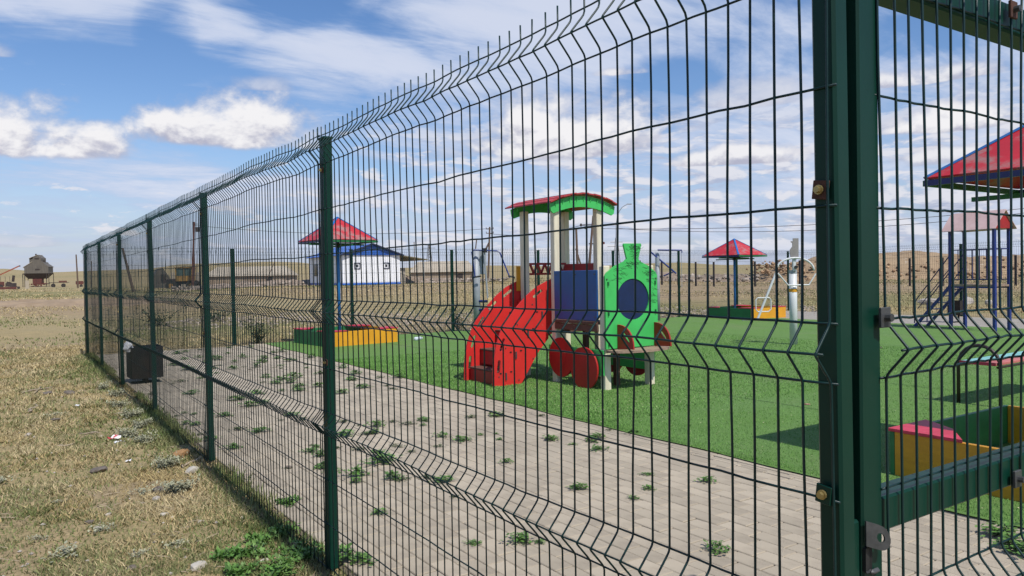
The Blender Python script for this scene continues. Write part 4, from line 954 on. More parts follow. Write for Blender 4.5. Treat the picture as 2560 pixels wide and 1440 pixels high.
# ------------------------------------------------------------------ farm machinery on the left
# grain cleaner on stilts
gc = thing('grain_cleaner', (5.6, 246.0, .3), 'grey tin-clad grain cleaner with stepped gable, raised on stilts', 'grain silo', rz=-.30)
s1 = [(-2.9, 3.9), (2.9, 3.9), (2.9, 5.6), (3.2, 5.65), (1.9, 6.6), (1.7, 7.0), (1.3, 7.05), (1.2, 7.3), (1.2, 8.1), (.4, 8.85), (-.6, 8.4), (-1.0, 7.6), (-.9, 7.0), (-3.1, 5.5), (-2.9, 5.3)]
MB().plate(s1, lambda a, b_, t2: (a, t2, b_), 4.5).build('body', GREYTIN, gc)
MB().add([(-3.2, -.1, 5.5), (-.9, -.1, 7.05), (-.9, 4.6, 7.05), (-3.2, 4.6, 5.5), (-3.2, -.1, 5.62), (-.9, -.1, 7.17), (-.9, 4.6, 7.17), (-3.2, 4.6, 5.62)], [(0, 1, 2, 3), (7, 6, 5, 4), (0, 4, 5, 1), (1, 5, 6, 2), (2, 6, 7, 3), (3, 7, 4, 0)]).build('roof', SHEDROOF, gc)
MB().add([(-1.7, -.1, 8.0), (.4, -.1, 8.9), (.4, 4.6, 8.9), (-1.7, 4.6, 8.0), (-1.7, -.1, 8.1), (.4, -.1, 9.0), (.4, 4.6, 9.0), (-1.7, 4.6, 8.1)], [(0, 1, 2, 3), (7, 6, 5, 4), (0, 4, 5, 1), (1, 5, 6, 2), (2, 6, 7, 3), (3, 7, 4, 0)]).build('roof', SHEDROOF, gc)
MB().box((-.9, 2, 7.4), (1.6, 3.5, 1.2)).build('dormer', GREYTIN, gc)
MB().tube([(-.4, 1.5, 8.5), (-.4, 1.5, 9.3)], .2, 8).build('chimney', DARKM, gc); MB().tube([(1.6, 1.5, 7.0), (1.6, 1.5, 7.5)], .25, 8).build('chimney', DARKM, gc)
for (x, z) in ((.2, 8.0), (.3, 5.0)): MB().box((x, -.05, z), (1.1, .1, .3)).build('vent', DARKM, gc)
MB().add([(-3.4, 0, 3.9), (3.1, 0, 3.9), (3.1, 4.5, 3.9), (-3.4, 4.5, 3.9), (-2.2, .8, 2.4), (1.6, .8, 2.4), (1.6, 3.6, 2.4), (-2.2, 3.6, 2.4), ], [(0, 1, 5, 4), (1, 2, 6, 5), (2, 3, 7, 6), (3, 0, 4, 7), (4, 5, 6, 7), (0, 3, 2, 1)]).build('hopper', DARKM, gc)
for (x, y) in ((-3.3, 0), (3.0, 0), (-3.3, 4.4), (3.0, 4.4), (-2.9, .2), (2.4, .1)): MB().box((x, y, 1.9), (.14, .14, 4.0)).build('stilt', DARKM, gc)
MB().box((0, 1.5, 1.6), (2.2, 2.0, 1.6)).build('drive_unit', REDM, gc)
m_ = MB(); R_ = random.Random(9)
for i in range(16): m_.box((R_.uniform(-1.8, 2.2), R_.uniform(-.5, 2), R_.uniform(.3, 1.3)), (R_.uniform(.2, 1.0), R_.uniform(.2, .6), R_.uniform(.1, .5)), R_.uniform(0, 3))
m_.build('gearing', REDM, gc)
def wheelset(par, xs, y, r, w=.3, m=TYRE):
    for x in xs:
        o = disc((x, y, r), r, w, 'y', 18).build('wheel', m, par); disc((x, y-w/2-.01, r), r*.45, .02, 'y', 12).build('hub', DARKM, o)
tr = thing('flatbed_trailer', (10.2, 232.0, .3), 'rusty flatbed trailer parked at the right of the grain cleaner', 'trailer', rz=-.35)
MB().box((0, 0, 1.25), (4.2, 2.0, .14)).build('bed', DARKM, tr); MB().box((1.2, -1.0, 1.5), (1.9, .08, .45)).build('side_board', mat('rust_board', (.14, .06, .045), rough=.9), tr)
wheelset(tr, (-1.1, 1.3), -.9, .5); MB().bar((-2.1, 0, 1.1), (-3.6, 0, .8), .14, .14).build('drawbar', DARKM, tr)
rp = thing('seed_drill', (13.0, 205.0, .3), 'small rusty red machine standing below the taller bare pole', 'farm machine')
MB().box((0, 0, 1.1), (1.5, .9, .8)).build('hopper', REDM, rp)
for x in (-.5, .5): MB().bar((x, 0, 0), (x, 0, .8), .12, .12).build('leg', DARKM, rp)
wheelset(rp, (.3,), -.5, .35); MB().bar((.6, 0, 1.0), (1.6, 0, 1.6), .1, .1).build('drawbar', ORM, rp)
hv_ = thing('combine_header', (-2.6, 215.0, .3), 'red and dark farm machine at the left edge with an orange boom', 'farm machine')
MB().box((-1.0, 0, 1.1), (3.8, 2, 1.1)).build('body', REDM, hv_); MB().box((2.2, .3, .9), (2.2, 1.6, .8)).build('chassis', DARKM, hv_)
MB().add([(1.0, -.8, .5), (3.6, -.8, .3), (3.6, .8, .3), (1.0, .8, .5), (1.4, -.8, 1.7), (2.2, -.8, 1.5), (2.2, .8, 1.5), (1.4, .8, 1.7)], [(0, 1, 2, 3), (7, 6, 5, 4), (0, 4, 5, 1), (1, 5, 6, 2), (2, 6, 7, 3), (3, 7, 4, 0)]).build('housing', DARKM, hv_)
MB().bar((-1.5, -.5, 2.4), (3.9, -.5, 5.3), .22, .28).build('boom', ORM, hv_); MB().box((4.0, -.5, 5.3), (.35, .2, .3)).build('spout', DARKM, hv_)
for i in range(5): MB().bar((-1.6+i*.9, -1, 1.5), (-1.6+i*.9, -1, 2.9), .08, .08).build('tine', DARKM, hv_)
wheelset(hv_, (-2.0, .2), -1.0, .5); MB().tube([(2.6, -.3, 1.6), (2.8, -.3, 3.1)], .28, 8).build('intake', DARKM, hv_)
lb = thing('scrap_frame', (-1.4, 160.0, .3), 'low rusty red steel frame lying in the grass at the left edge', 'scrap')
MB().box((0, 0, .35), (3.2, 1, .4)).build('beam', REDM, lb); MB().box((1.9, 0, .35), (.4, .8, .5)).build('end_block', DARKM, lb)
gp_ = thing('concrete_post', (1.6, 150.0, .3), 'pale square concrete post in the grass left of the grain cleaner', 'post')
MB().box((0, 0, .75), (.55, .3, 1.7)).build('shaft', SHEDROOF, gp_); MB().box((-.3, 0, 1.7), (.12, .12, 2.0)).build('stake', DARKM, gp_)
# crawler tractor
tk = thing('old_tractor', (16.6, 99.0, .16), 'old yellow tractor with a boxy glazed cab beyond the fence', 'tractor', rz=-.5)
MB().box((0, 0, .95), (3.2, 1.1, .35)).build('chassis', DARKM, tk)
MB().box((.35, 0, 1.45), (1.9, 1.5, .65), bev=.05).build('cab_base', YELM, tk)
cab = MB().box((.35, 0, 1.79), (1.9, 1.49, .03)).build('cab_floor', YELM, tk)
for x in (-.55, .35, 1.25):
    for y in (-.7, .7): MB().box((x, y, 2.27), (.09, .09, .92)).build('pillar', YELM, cab)
for x in (-.1, .8): MB().box((x, -.69, 2.25), (.80, .03, .9)).build('window_pane', GLASSG, cab)
MB().box((-.55, 0, 2.25), (.03, 1.3, .9)).build('window_pane', GLASSG, cab); MB().box((1.25, 0, 2.25), (.03, 1.3, .9)).build('window_pane', GLASSG, cab)
MB().box((.35, 0, 2.79), (2.15, 1.7, .12), bev=.03).build('cab_roof', YELM, tk)
MB().box((-1.15, 0, 1.25), (1.1, .85, .45), bev=.08).build('bonnet', DARKM, tk)
MB().bar((-1.6, -.6, 1.2), (-2.1, -.6, 1.05), .2, .3).build('bumper', DARKM, tk)
for x in (-1.1, 1.25):
    for y in (-.75, .75):
        o = disc((x, y, .62), .62, .38, 'y', 20).build('wheel', TYRE, tk); disc((x, y-.2, .62), .28, .03, 'y', 14).build('rim', YELM, o)
MB().tube([(-.9, .3, 1.5), (-.9, .3, 2.5)], .06, 8).build('exhaust', DARKM, tk)

# ------------------------------------------------------------------ soil heaps, rubble and stones
def heap(name, cx_, cy_, ln, dp, h, m, label, seed, nx=120, ny=36, rough=.35):
    """long ridge of tipped earth across the view"""
    u_ = np.linspace(-1, 1, nx); v_ = np.linspace(-1, 1, ny); U_, V2 = np.meshgrid(u_, v_, indexing='ij')
    X = cx_+rt.x*U_*ln/2+.553*V2*dp/2; Y = cy_+rt.y*U_*ln/2+.833*V2*dp/2
    prof = np.clip(1-np.abs(V2)**1.7, 0, 1)*np.clip(1-np.abs(U_)**6, 0, 1)
    Z = terrain(X, Y)-.25+prof*h*(.62+.6*fbm(X*.16+seed, Y*.16, 3))+prof*(fbm(X*1.1+seed, Y*1.1, 4)-.5)*rough*1.6+.2*prof
    ii = np.arange(nx*ny).reshape(nx, ny)
    o = raw(name, np.stack([X, Y, Z], -1).reshape(-1, 3), np.stack([ii[:-1, :-1], ii[1:, :-1], ii[1:, 1:], ii[:-1, 1:]], -1).reshape(-1, 4), m, kind='structure')
    return o
HEAPM = mat('tipped_soil', (.34, .245, .15), (.25, .175, .105), rough=1, scale=.8, bump=.8, bscale=3, wear=(.42, .34, .25), wscale=1.6, wth=(.60, .66))
RUBM = mat('rubble_earth', (.30, .23, .17), (.20, .15, .11), rough=1, scale=1.2, bump=.8, bscale=4, wear=(.40, .34, .28), wscale=1.8, wth=(.56, .62))
heap('soil_heap', 66.0, 33.0, 36, 9, 2.15, HEAPM, '', 3.0)
heap('rubble_ridge', 50.0, 44.5, 26, 6, .75, RUBM, '', 8.0, rough=.5)
heap('rubble_ridge', 26.0, 75.0, 34, 7, .65, RUBM, '', 5.0, rough=.4)
heap('dirt_bank', 1.5, 44.0, 11, 6, .35, mat('brown_bank', (.32, .235, .15), (.25, .18, .115), rough=1, scale=1.2, bump=.8, bscale=5), '', 2.0, rough=.25)
def stone(name, loc, s, m, label, cat='stone', seed=0, group=None):
    R2 = random.Random(seed*13+5); bm = bmesh.new(); bmesh.ops.create_icosphere(bm, subdivisions=2, radius=1)
    k_ = [Vector((R2.gauss(0, 1), R2.gauss(0, 1), R2.gauss(0, 1))).normalized() for _ in range(7)]; of = [R2.uniform(.45, .85) for _ in k_]
    for v in bm.verts:
        for q_, o_ in zip(k_, of):
            d_ = v.co.dot(q_)
            if d_ > o_: v.co -= q_*(d_-o_)*.95
        v.co = Vector((v.co.x*s[0], v.co.y*s[1], v.co.z*s[2]))
    me = bpy.data.meshes.new(name); bm.to_mesh(me); bm.free(); me.materials.append(m); o = bpy.data.objects.new(name, me); C.objects.link(o)
    o.location = (loc[0], loc[1], loc[2]+s[2]*.5); o.rotation_euler = (0, 0, R2.uniform(0, 3)); return tag(o, label, cat, group)
stone('boulder', (26.0, 14.2, tz(26, 14.2)), (.48, .22, .16), STONEM, 'largest pale flat boulder beyond the fence, behind the blue tower', 'boulder', 1)
stone('boulder', (26.5, 13.3, tz(26.5, 13.3)), (.30, .2, .19), STONEM, 'pale boulder at the right end of the largest one behind the blue tower', 'boulder', 2)
stone('boulder', (26.7, 12.6, tz(26.7, 12.6)), (.16, .14, .14), STONEM, 'small pale boulder right of the pair behind the blue tower', 'boulder', 3)
# loose rubble on the mid-distance ridges, merged
def rubble(name, cx_, cy_, ln, dp, cnt, smin, smax, m, label, par_z=.5, seed=1):
    R2 = np.random.default_rng(seed); base_v = np.array([(1, 0, 0), (-1, 0, 0), (0, 1, 0), (0, -1, 0), (0, 0, 1), (0, 0, -1)], float); base_f = np.array([(0, 2, 4), (2, 1, 4), (1, 3, 4), (3, 0, 4), (2, 0, 5), (1, 2, 5), (3, 1, 5), (0, 3, 5)])
    u_ = R2.uniform(-.5, .5, cnt)*ln; v_ = R2.normal(0, .25, cnt)*dp; X = cx_+rt.x*u_+.553*v_; Y = cy_+rt.y*u_+.833*v_
    Z = terrain(X, Y)+np.maximum(0, par_z*(1-np.abs(v_/dp*2)**1.7))*R2.uniform(.4, 1, cnt)
    s_ = R2.uniform(smin, smax, (cnt, 1, 1)); a = R2.uniform(0, 6.28, cnt); vv = base_v[None]*s_*R2.uniform(.5, 1.1, (cnt, 1, 3))*(1+.4*R2.uniform(-1, 1, (cnt, 6, 1)))
    cs, sn = np.cos(a)[:, None], np.sin(a)[:, None]; vx = vv[..., 0]*cs-vv[..., 1]*sn; vy = vv[..., 0]*sn+vv[..., 1]*cs
    P = np.stack([vx+X[:, None], vy+Y[:, None], vv[..., 2]*.7+Z[:, None]], -1).reshape(-1, 3)
    F2 = (base_f[None]+np.arange(cnt)[:, None, None]*6).reshape(-1, 3)
    return tag(raw(name, P, F2, m, kind='stuff'), label, 'rubble')
rubble('rubble', 50.0, 44.0, 26, 6, 800, .08, .30, mat('rubble_stone', (.34, .29, .24), (.22, .18, .14), rough=.95, scale=.7, island=.45), 'broken rubble lying along the low ridge beyond the far fence', .6, 2)
rubble('clods', 66.0, 32.0, 36, 8, 1500, .08, .32, mat('soil_clod', (.36, .24, .14), (.27, .17, .10), rough=1, scale=.7, island=.4), 'loose clods all over the brown soil heap', 1.7, 3)
rubble('gravel', 12.5, 21.0, 22, 7, 6500, .015, .07, mat('gravel_chip', (.36, .30, .24), (.24, .20, .16), rough=1, scale=2, island=.45), 'coarse gravel on the ground behind the far fence', 0, 4)
rubble('far_rubble', 27.0, 74.0, 34, 7, 900, .06, .3, mat('pale_rubble', (.36, .30, .24), (.26, .21, .16), rough=1, scale=1, island=.4), 'scattered rubble in front of the long pale sheds', .4, 5)
# posts of a second fence far off on the right
k = 0
for i, (px_, f_) in enumerate([(-.0, 0)]*0): pass
def campt(a, f, z=0.0):
    return (EYE.x+r0.x*a+math.sin(YAW)*f, EYE.y+r0.y*a+math.cos(YAW)*f)
rowpx = [1601, 1655, 1696, 1740, 1785, 1888, 1943, 2000, 2275, 2357, 2445, 2540]
for i, px_ in enumerate(rowpx):
    dpt = 50-.012*(px_-1600); x, y = campt((px_-1280)/1901.8*dpt, dpt)
    t_ = MB().box((0, 0, .75), (.09, .09, 1.9)).build('fence_stake', DARKM, loc=(x, y, tz(x, y)-.15))
    tag(t_, 'dark stake of the distant row in front of the soil heap', 'fence post', 'dark stakes of the distant row')

# ------------------------------------------------------------------ vegetation
def tuft_mesh(seed, n_=34, r=.07, h=.035, m=LEAF, ls=.016):
    R2 = random.Random(seed); mb = MB()
    for s_ in range(max(4, n_//6)):
        a = R2.uniform(0, 2*PI); L_ = r*R2.uniform(.4, 1.15); cur = Vector((0, 0, .003))
        for q_ in range(n_//max(4, n_//6)):
            f = (q_+1)/6*1.0; p = Vector((math.cos(a)*L_*f+R2.gauss(0, .006), math.sin(a)*L_*f+R2.gauss(0, .006), .004+h*R2.uniform(.1, 1)*(1-.5*f)))
            b_ = R2.uniform(0, 2*PI); l_ = ls*R2.uniform(.6, 1.4); w = l_*.38; d_ = Vector((math.cos(b_), math.sin(b_), R2.uniform(-.1, .8))).normalized(); sd_ = Vector((-d_.y, d_.x, 0)).normalized()*w
            mb.add([p, p+d_*l_*.5+sd_, p+d_*l_, p+d_*l_*.5-sd_], [(0, 1, 2), (0, 2, 3)])
    me = bpy.data.meshes.new('paving_weed'); me.from_pydata(mb.v, [], mb.f); me.materials.append(m); return me
TM = [tuft_mesh(i, 120, .080, .050, LEAF, .021) for i in range(4)]; TD = [tuft_mesh(20+i, 84, .07, .018, LEAFD, .014) for i in range(4)]
def pg(px, py):                                              # ground point under a photo position, for weeds seen in the picture
    d = Fv*1901.75+Rv*(px-1280)-Uv*(py-720); s_ = -EYE.z/d.z; return EYE.x+d.x*s_, EYE.y+d.y*s_
weeds = [(940, 1160, 1.5), (945, 1140, 1.1), (890, 1190, 1.2), (980, 1198, 1.2), (945, 1288, .8), (1005, 1200, .9), (1030, 1130, .8), (1110, 1206, .9), (1140, 1243, .6), (1268, 1157, .7), (1300, 1353, .9), (1310, 1358, .6), (1345, 1358, .5),
         (1105, 1093, 1.0), (1175, 1045, 1.2), (1240, 1040, 1.3), (1060, 1050, 1.0), (1020, 1062, 1.2), (985, 1056, 1.0), (1375, 1100, 1.0), (1480, 1102, .9), (1495, 1125, .9), (1355, 1040, .9), (1525, 1075, .9), (1580, 1085, .9),
         (1770, 1205, .9), (1795, 1378, 1.0), (1448, 1224, .8), (1620, 1222, .7), (1617, 1188, .5), (1585, 1247, .5), (860, 1398, 1.2), (900, 1400, 1.0), (700, 950, 1.6), (735, 945, 1.6), (725, 958, 1.4), (790, 968, 1.3), (800, 935, 1.2), (640, 985, 1.5), (590, 1000, 1.4),
         (620, 1015, 1.4), (545, 900, 1.5), (605, 895, 1.4), (660, 897, 1.2), (710, 880, 1.5), (780, 895, 1.6), (890, 935, 1.6), (880, 950, 1.4), (850, 985, 1.2), (760, 1050, 1.3), (730, 1040, 1.2), (950, 945, 1.2), (970, 965, 1.2), (1000, 945, 1.3), (860, 920, 1.2), (905, 970, 1.3),
         (600, 1075, 1.3), (650, 1080, 1.2), (560, 1040, 1.3), (470, 925, 1.5), (430, 915, 1.5), (450, 955, 1.5), (480, 985, 1.4), (2510, 1340, 1.3), (2530, 1375, 1.5), (2500, 1335, 1.0), (2555, 1390, 1.2), (935, 1085, 1.0), (840, 1120, .8), (780, 1130, 1.0), (1185, 1360, .5), (1250, 1100, .5)]
R_ = random.Random(11); pts = [(*pg(a, b_), s_) for a, b_, s_ in weeds]
for _ in range(150):                                          # the far half of the path is thick with them
    y = 4.2+11*R_.random()**.9; x = R_.uniform(.1, 2.75)
    if vn(np.array([x*1.3+3]), np.array([y*1.3]))[0] > .46: pts.append((x, y, R_.uniform(.5, 1.35)))
    if R_.random() < .25 and y < 9: pts.append((x+R_.gauss(0, .1), y+R_.gauss(0, .1), R_.uniform(.35, .7)))
for i, (x, y, s_) in enumerate(pts):
    if x < .04 or x > 3.02: continue
    dusty = R_.random() < .30
    o = bpy.data.objects.new('paving_weed', (TD if dusty else TM)[i % 4]); C.objects.link(o)
    o.location = (x, y, .0); o.rotation_euler = (0, 0, R_.uniform(0, 6)); o.scale = (s_*.98*R_.uniform(.8, 1.5), s_*.98, s_*R_.uniform(.55, 1.0))
    tag(o, 'low dusty grey-green weed spread flat over the grey paving joints' if dusty else 'small leafy green weed tuft growing from the grey paving joints', 'weed', 'weeds in the paving')
def bush(loc, h, r, nl, label, m=LEAFB, seed=1, ls=.05, name='bush', lean=.0):
    t_ = thing(name, loc, label, 'bush'); R2 = random.Random(seed); st = MB(); lf = MB()
    for s_ in range(9):
        a = R2.uniform(0, 2*PI); rr_ = r*R2.uniform(.3, 1.0); hh = h*R2.uniform(.6, 1.05); P = [Vector((math.cos(a)*rr_*q_**1.3, math.sin(a)*rr_*q_**1.3, hh*q_)) for q_ in (0, .3, .6, 1)]
        st.tube(P, [h*.011, h*.009, h*.007, h*.003], 4)
        for q_ in range(nl//9):
            f = R2.uniform(.12, 1.0); i0 = min(int(f*3), 2); p = P[i0].lerp(P[i0+1], f*3-i0)+Vector((R2.gauss(0, r*.16), R2.gauss(0, r*.16), R2.gauss(0, h*.05)))
            d_ = Vector((R2.gauss(0, 1), R2.gauss(0, 1), R2.gauss(.3, .7))).normalized(); l_ = ls*R2.uniform(.6, 1.4); sd_ = d_.cross(Vector((0, 0, 1))).normalized()*l_*.25
            lf.add([p, p+d_*l_*.5+sd_, p+d_*l_, p+d_*l_*.5-sd_], [(0, 1, 2), (0, 2, 3)])
    st.build('stems', STEMM, t_); lf.build('foliage', m, t_); return t_
bush((3.15, 16.15, -.02), .62, .33, 900, 'dark bushy weed behind the far fence, left of the green and yellow sandbox', seed=2)
bush((7.95, 16.2, -.02), .62, .45, 520, 'straggly dark plant at the far fence between sandbox and grey trainer', seed=3)
bush((8.6, 16.1, -.02), .42, .35, 360, 'low straggly plant touching the far fence beside the grey trainer', seed=6)
bush((2.6, 25.0, tz(2.6, 25)), .60, .9, 700, 'broad low green bush outside the yard, behind the third fence panel', seed=4, ls=.07)
bush((4.3, 25.6, tz(4.3, 25.6)), .50, .9, 600, 'second broad low green bush outside, just right of the first', seed=5, ls=.07)
# grasses of the verge
STRAWG = mat('dry_grass_blade', (.36, .28, .13), (.45, .365, .205), rough=.9, scale=1.4, island=.35)
OLIVEG = mat('olive_grass_blade', (.135, .16, .050), (.20, .205, .085), rough=.9, scale=1.4, island=.35)
LUSH = mat('lush_grass_blade', (.10, .155, .035), (.19, .20, .075), rough=.8, scale=1.4, island=.4)
k = 400000
th_ = np.radians(rng.uniform(-3.5, 24, k)); r_ = 1.9+24*rng.random(k)**2.0
X = EYE.x+np.sin(th_)*r_; Y = np.cos(th_)*r_
ok = (X < .06) & (r_ < 12.5+9*fbm(X*.45+3, Y*.3, 4)+1.5*rng.random(k)); X, Y, r_ = X[ok], Y[ok], r_[ok]
mk = fbm(X*.55+4, Y*.55, 4); mk2 = fbm(X*3.1, Y*3.1+7, 3); lot = rng.random(len(X))
near_f = np.exp(-((X+.12)/.24)**2)                            # growth along the foot of the fence
gsel = (lot < np.clip((mk-.44)*3.2+.16+.18*near_f, 0, .85)); bare = (mk2 > .56) & (lot > .25)
sz = .016+.0015*r_; wd = .0019+.00052*r_
S = ~gsel & ~bare
tag(blades('dry_grass', X[S], Y[S], terrain(X[S], Y[S])-.004, sz[S]*1.25, wd[S], STRAWG, 1.9), 'short dry straw-coloured grass covering the ground outside the fence', 'grass')
S = gsel & ~bare
tag(blades('green_grass', X[S], Y[S], terrain(X[S], Y[S])-.004, sz[S]*(1.1+.5*near_f[S]), wd[S]*1.1, OLIVEG, 1.5), 'patches of olive green grass outside the fence', 'grass')
k = 24000
Y = 1.9+13.9*rng.random(k)**1.35; X = -.04+rng.normal(0, .075, k)-.04*(Y < 4.2)
X = np.where(Y < 3.6, X-.22*rng.random(k)**2, X)
dn = fbm(X*1.2, Y*1.0, 3); ok = (dn > .44) & (rng.random(len(X)) < .62) & (X < .10); X, Y = X[ok], Y[ok]
hh = np.where(Y < 4.4, .042, .05)*(.4+rng.random(len(X)))
tag(blades('fence_foot_grass', X, Y, np.where(X > -.05, .0, terrain(X, Y))-.004, hh, .0026+.00035*Y, LUSH, .8), 'taller green grass growing along the foot of the fence', 'grass')
k = 150000
th_ = np.radians(rng.uniform(-3.5, 72, k)); r_ = np.exp(rng.uniform(np.log(13), np.log(150), k)); X = EYE.x+np.sin(th_)*r_; Y = np.cos(th_)*r_
ok = ~((X > -.15) & (X < 20.3) & (Y < 15.95)) & ((fbm(X*.25, Y*.12, 4)+.25*rng.random(k)) > .56); X, Y, r_ = X[ok], Y[ok], r_[ok]
gs_ = fbm(X*.15+8, Y*.09, 3)+.2*rng.random(len(X)) > .68
tag(blades('steppe_grass', X[~gs_], Y[~gs_], terrain(X[~gs_], Y[~gs_])-.01, .045+.0007*r_[~gs_], .006+.00055*r_[~gs_], STRAWG, 1.2), 'sparse dry straw tufts over the open steppe', 'grass')
tag(blades('steppe_weeds', X[gs_], Y[gs_], terrain(X[gs_], Y[gs_])-.01, .045+.0007*r_[gs_], .006+.0006*r_[gs_], OLIVEG, 1.2), 'olive green tufts scattered over the open steppe', 'grass')
WZS = [(-.32, 5.15), (-.28, 5.9), (-.30, 6.8), (-.22, 7.6), (-.20, 8.2), (-.26, 8.9), (-.18, 9.8), (-.24, 10.6), (-.35, 7.2)]
for i, (x, y) in enumerate(WZS):
    q_ = bush((x, y, tz(x, y)), .09, .13, 700, 'silvery wormwood clump growing against the outside of the fence', GREYLEAF, 40+i, .020, 'wormwood'); q_['category'] = 'plant'; q_['group'] = 'wormwood clumps along the fence'
for i, (x, y, s_) in enumerate([(-.42, 3.15, 1.0), (-.10, 2.65, 1.1), (-.55, 2.75, .8), (.14, 2.78, .9)]+[(*pg(a, b_), c_) for a, b_, c_ in ((625, 1385, .7), (705, 1330, .6), (765, 1385, .9), (690, 1425, .8), (600, 1430, .5), (720, 1255, .5), (650, 1350, .5), (560, 1390, .35))]):
    q_ = bush((x, y, max(tz(x, y), -.02)), .065*s_, .16*s_, 560, 'lush green leafy weed low in the grass outside the near fence', LEAF, 60+i, .026, 'leafy_weed'); q_['category'] = 'weed'; q_['group'] = 'lush weeds at the bottom of the near fence'

TG = [tuft_mesh(50+i, 110, .09, .022, GREYLEAF, .013) for i in range(3)]
R_ = random.Random(21)
for i in range(34):
    r = 2.1+8*R_.random()**1.3; th = math.radians(R_.uniform(-2, 17)); x = EYE.x+math.sin(th)*r; y = math.cos(th)*r
    if x > -.25: continue
    o = bpy.data.objects.new('creeping_weed', TG[i % 3]); C.objects.link(o); q_ = R_.uniform(.7, 1.7); o.location = (x, y, tz(x, y)+.004); o.rotation_euler = (0, 0, R_.uniform(0, 6)); o.scale = (q_, q_*.8, q_)
    tag(o, 'flat grey-green creeping weed lying in the dry grass outside the fence', 'weed', 'creeping weeds in the dry grass')

# ------------------------------------------------------------------ odds and ends on the ground
def gpt(px, py): x, y = pg(px, py); return (x, y, tz(x, y) if x < 0 else 0.0)
def gp3(px, py): x, y = pg(px, py); return (x, y, tz(x, y)+.004)
for i, (px, py, s_, m_, lb_) in enumerate([(395, 1215, .055, STONED, 'dark angular stone with a pale side, left of the third fence post'), (455, 1135, .085, CLUMP, 'orange-brown clod beside the foot of the third fence post'), (480, 1172, .075, STONEW, 'pale earthy stone just below the orange-brown clod'),
        (390, 1238, .040, STONEM, 'small brownish stone below the dark angular one'), (410, 1277, .030, STONEW, 'pale round pebble on the dry grass'), (225, 1295, .032, STONED, 'dark pebble in the lower left grass'), (245, 1310, .034, STONEM, 'flat grey stone beside the dark pebble in the lower left grass'),
        (268, 1275, .024, STONEW, 'tiny white pebble above the dark pebble in the lower left grass'), (250, 1163, .075, STONED, 'flat dark bark-like stone left of the clod'), (120, 985, .075, STONED, 'flat dark stone by the bleached twigs'), (172, 983, .085, STONED, 'long dark stone right of the bleached twigs'),
        (330, 1403, .032, STONED, 'dark stone near the bottom edge of the grass'), (495, 1412, .050, STONEW, 'pale crumbly stone at the bottom edge near the fence'), (70, 1080, .045, STONEM, 'brownish stone low in the left grass'), (500, 1298, .026, STONEM, 'small tan stone in the grass near the fence'), (720, 1170, .032, STONED, 'dark pebble on the paving behind the near mesh panel'),
        (140, 1050, .06, STONED, 'grey stone halfway up the left grass'), (660, 1395, .03, STONEW, 'white pebble near the foot of the second fence post'), (625, 925, .03, STONED, 'brown clod on the paving near the weeds')]):
    c_ = 'clod' if 'clod' in lb_ else 'stone'
    stone('clod' if c_ == 'clod' else 'stone', gpt(px, py), (s_, s_*.7, s_*(.38 if i != 1 else .55)), m_, lb_, c_, i+30)
def stick(px0, py0, px1, py1, r, m, label, bend=.02, cat='twig'):
    a, b_ = Vector(gp3(px0, py0)), Vector(gp3(px1, py1)); R2 = random.Random(px0); n_ = 6
    pts_ = [a.lerp(b_, i/n_)+Vector((R2.gauss(0, bend), R2.gauss(0, bend), abs(R2.gauss(0, bend*.4))+r)) for i in range(n_+1)]
    return tag(MB().tube(pts_, [r*.6, r, r*1.1, r, r*1.05, r*.9, r*.5], 6).build('stick' if cat == 'stick' else 'twig', m, smooth=True), label, cat)
stick(58, 985, 135, 968, .008, STICK, 'bleached twig lying in the upper left grass'); stick(92, 985, 112, 960, .006, STICK, 'short bleached twig crossing the longer one')
stick(75, 1032, 90, 1015, .010, STICK, 'pale forked twig left of the dark stones'); stick(140, 1110, 175, 1112, .005, STICK, 'thin straight straw twig in the left grass'); stick(290, 1034, 350, 1030, .008, STICK, 'curved pale twig near the fence foot')
stick(625, 1392, 655, 1340, .006, STICK, 'pale crooked root by the foot of the second fence post', .008); stick(212, 1080, 245, 1080, .006, STICK, 'short pale twig below the flat stones'); stick(450, 1165, 505, 1140, .008, STICK, 'brown stalk leaning over the pale stone', .012)
stick(884, 1406, 966, 1405, .0075, BONE, 'yellow stick lying on the paving right of the second fence post', .001, 'stick')
R_ = random.Random(4); tw = MB()
for _ in range(420):
    r = 1.9+10*R_.random()**1.5; th = math.radians(R_.uniform(-3, 20)); x = EYE.x+math.sin(th)*r; y = math.cos(th)*r
    if x > -.1: continue
    a = R_.uniform(0, PI); L_ = R_.uniform(.01, .06); z = tz(x, y)+.008
    tw.tube([(x-math.cos(a)*L_, y-math.sin(a)*L_, z), (x+R_.gauss(0, .006), y+R_.gauss(0, .006), z+.006), (x+math.cos(a)*L_, y+math.sin(a)*L_, z+R_.uniform(0, .012))], .0016, 3)
tag(tw.build('straw_litter', STICK), 'bits of bleached straw scattered over the dry grass', 'straw', kind='stuff')
pb = []
for _ in range(520):
    r = 1.9+12*R_.random()**1.4; th = math.radians(R_.uniform(-3, 19)); x = EYE.x+math.sin(th)*r; y = math.cos(th)*r
    if x < -.1: pb.append((x, y, R_.uniform(.004, .016)))
pm = MB()
for (x, y, s_) in pb:
    z = tz(x, y)+s_*.3; q_ = [R_.uniform(.6, 1.3) for _ in range(6)]
    pm.add([(x+s_*q_[0], y, z), (x-s_*q_[1], y, z), (x, y+s_*q_[2], z), (x, y-s_*q_[3], z), (x, y, z+s_*.7*q_[4]), (x, y, z-s_*.5)], [(0, 2, 4), (2, 1, 4), (1, 3, 4), (3, 0, 4), (2, 0, 5), (1, 2, 5), (3, 1, 5), (0, 3, 5)])
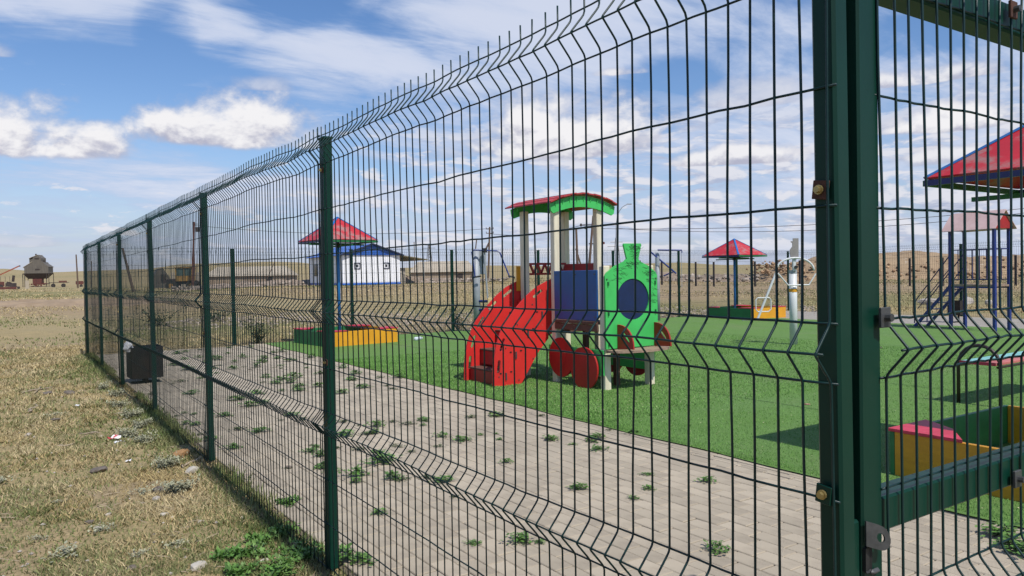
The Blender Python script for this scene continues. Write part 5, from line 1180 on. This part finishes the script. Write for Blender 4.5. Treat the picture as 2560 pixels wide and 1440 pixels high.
tag(pm.build('pebbles', STONEM), 'small pebbles strewn in the dry grass outside the fence', 'pebbles', kind='stuff')
def scrap(px, py, s_, m_, label, name='litter', cat='litter', z=.01):
    g_ = gpt(px, py); R2 = random.Random(px); k_ = 4; vs = [(s_*(i/(k_-1)-.5)+R2.gauss(0, s_*.05), s_*.6*(j/(k_-1)-.5)+R2.gauss(0, s_*.05), abs(R2.gauss(0, s_*.14))) for i in range(k_) for j in range(k_)]
    mb = MB(); mb.add(vs, [(i*k_+j, (i+1)*k_+j, (i+1)*k_+j+1, i*k_+j+1) for i in range(k_-1) for j in range(k_-1)]); o = mb.build(name, m_)
    o.location = (g_[0], g_[1], g_[2]+z); o.rotation_euler = (0, 0, R2.uniform(0, 3)); return tag(o, label, cat)
scrap(283, 1098, .10, REDPAP, 'crumpled red and white wrapper lying in the left grass', 'wrapper', 'wrapper'); scrap(295, 1108, .06, PAPER, 'white paper strip beside the red wrapper', 'paper_scrap', 'paper')
scrap(322, 1143, .045, PAPER, 'small white paper scrap below the red wrapper', 'paper_scrap', 'paper'); scrap(195, 1015, .05, PAPER, 'white paper scrap among the upper left stones', 'paper_scrap', 'paper')
scrap(2015, 1015, .07, mat('pink_paper', (.55, .25, .22), rough=.7), 'pink paper scrap on the turf near the tall green post', 'paper_scrap', 'paper'); scrap(1675, 1121, .035, STONEM, 'small brown leaf scrap on the turf near the kerb', 'leaf_scrap', 'leaf'); scrap(2200, 872, .12, mat('brown_card', (.20, .15, .12), rough=.8), 'brown cardboard scrap on the turf right of the gate post', 'card_scrap', 'cardboard')
x, y = pg(1046, 852)
bt_ = thing('plastic_bottle', (x, y, .045), 'clear crumpled plastic bottle lying on the turf left of the red ramp', 'bottle', rz=.5)
MB().tube([(-.13, 0, 0), (-.11, 0, 0), (0, 0, 0), (.06, 0, 0), (.10, 0, 0), (.12, 0, 0)], [.03, .042, .038, .042, .016, .014], 10).build('body', BOTTLE, bt_, smooth=True); MB().tube([(.12, 0, 0), (.14, 0, 0)], .016, 8).build('lid', PAPER, bt_)
# soil margin below the near fence where the paving begins
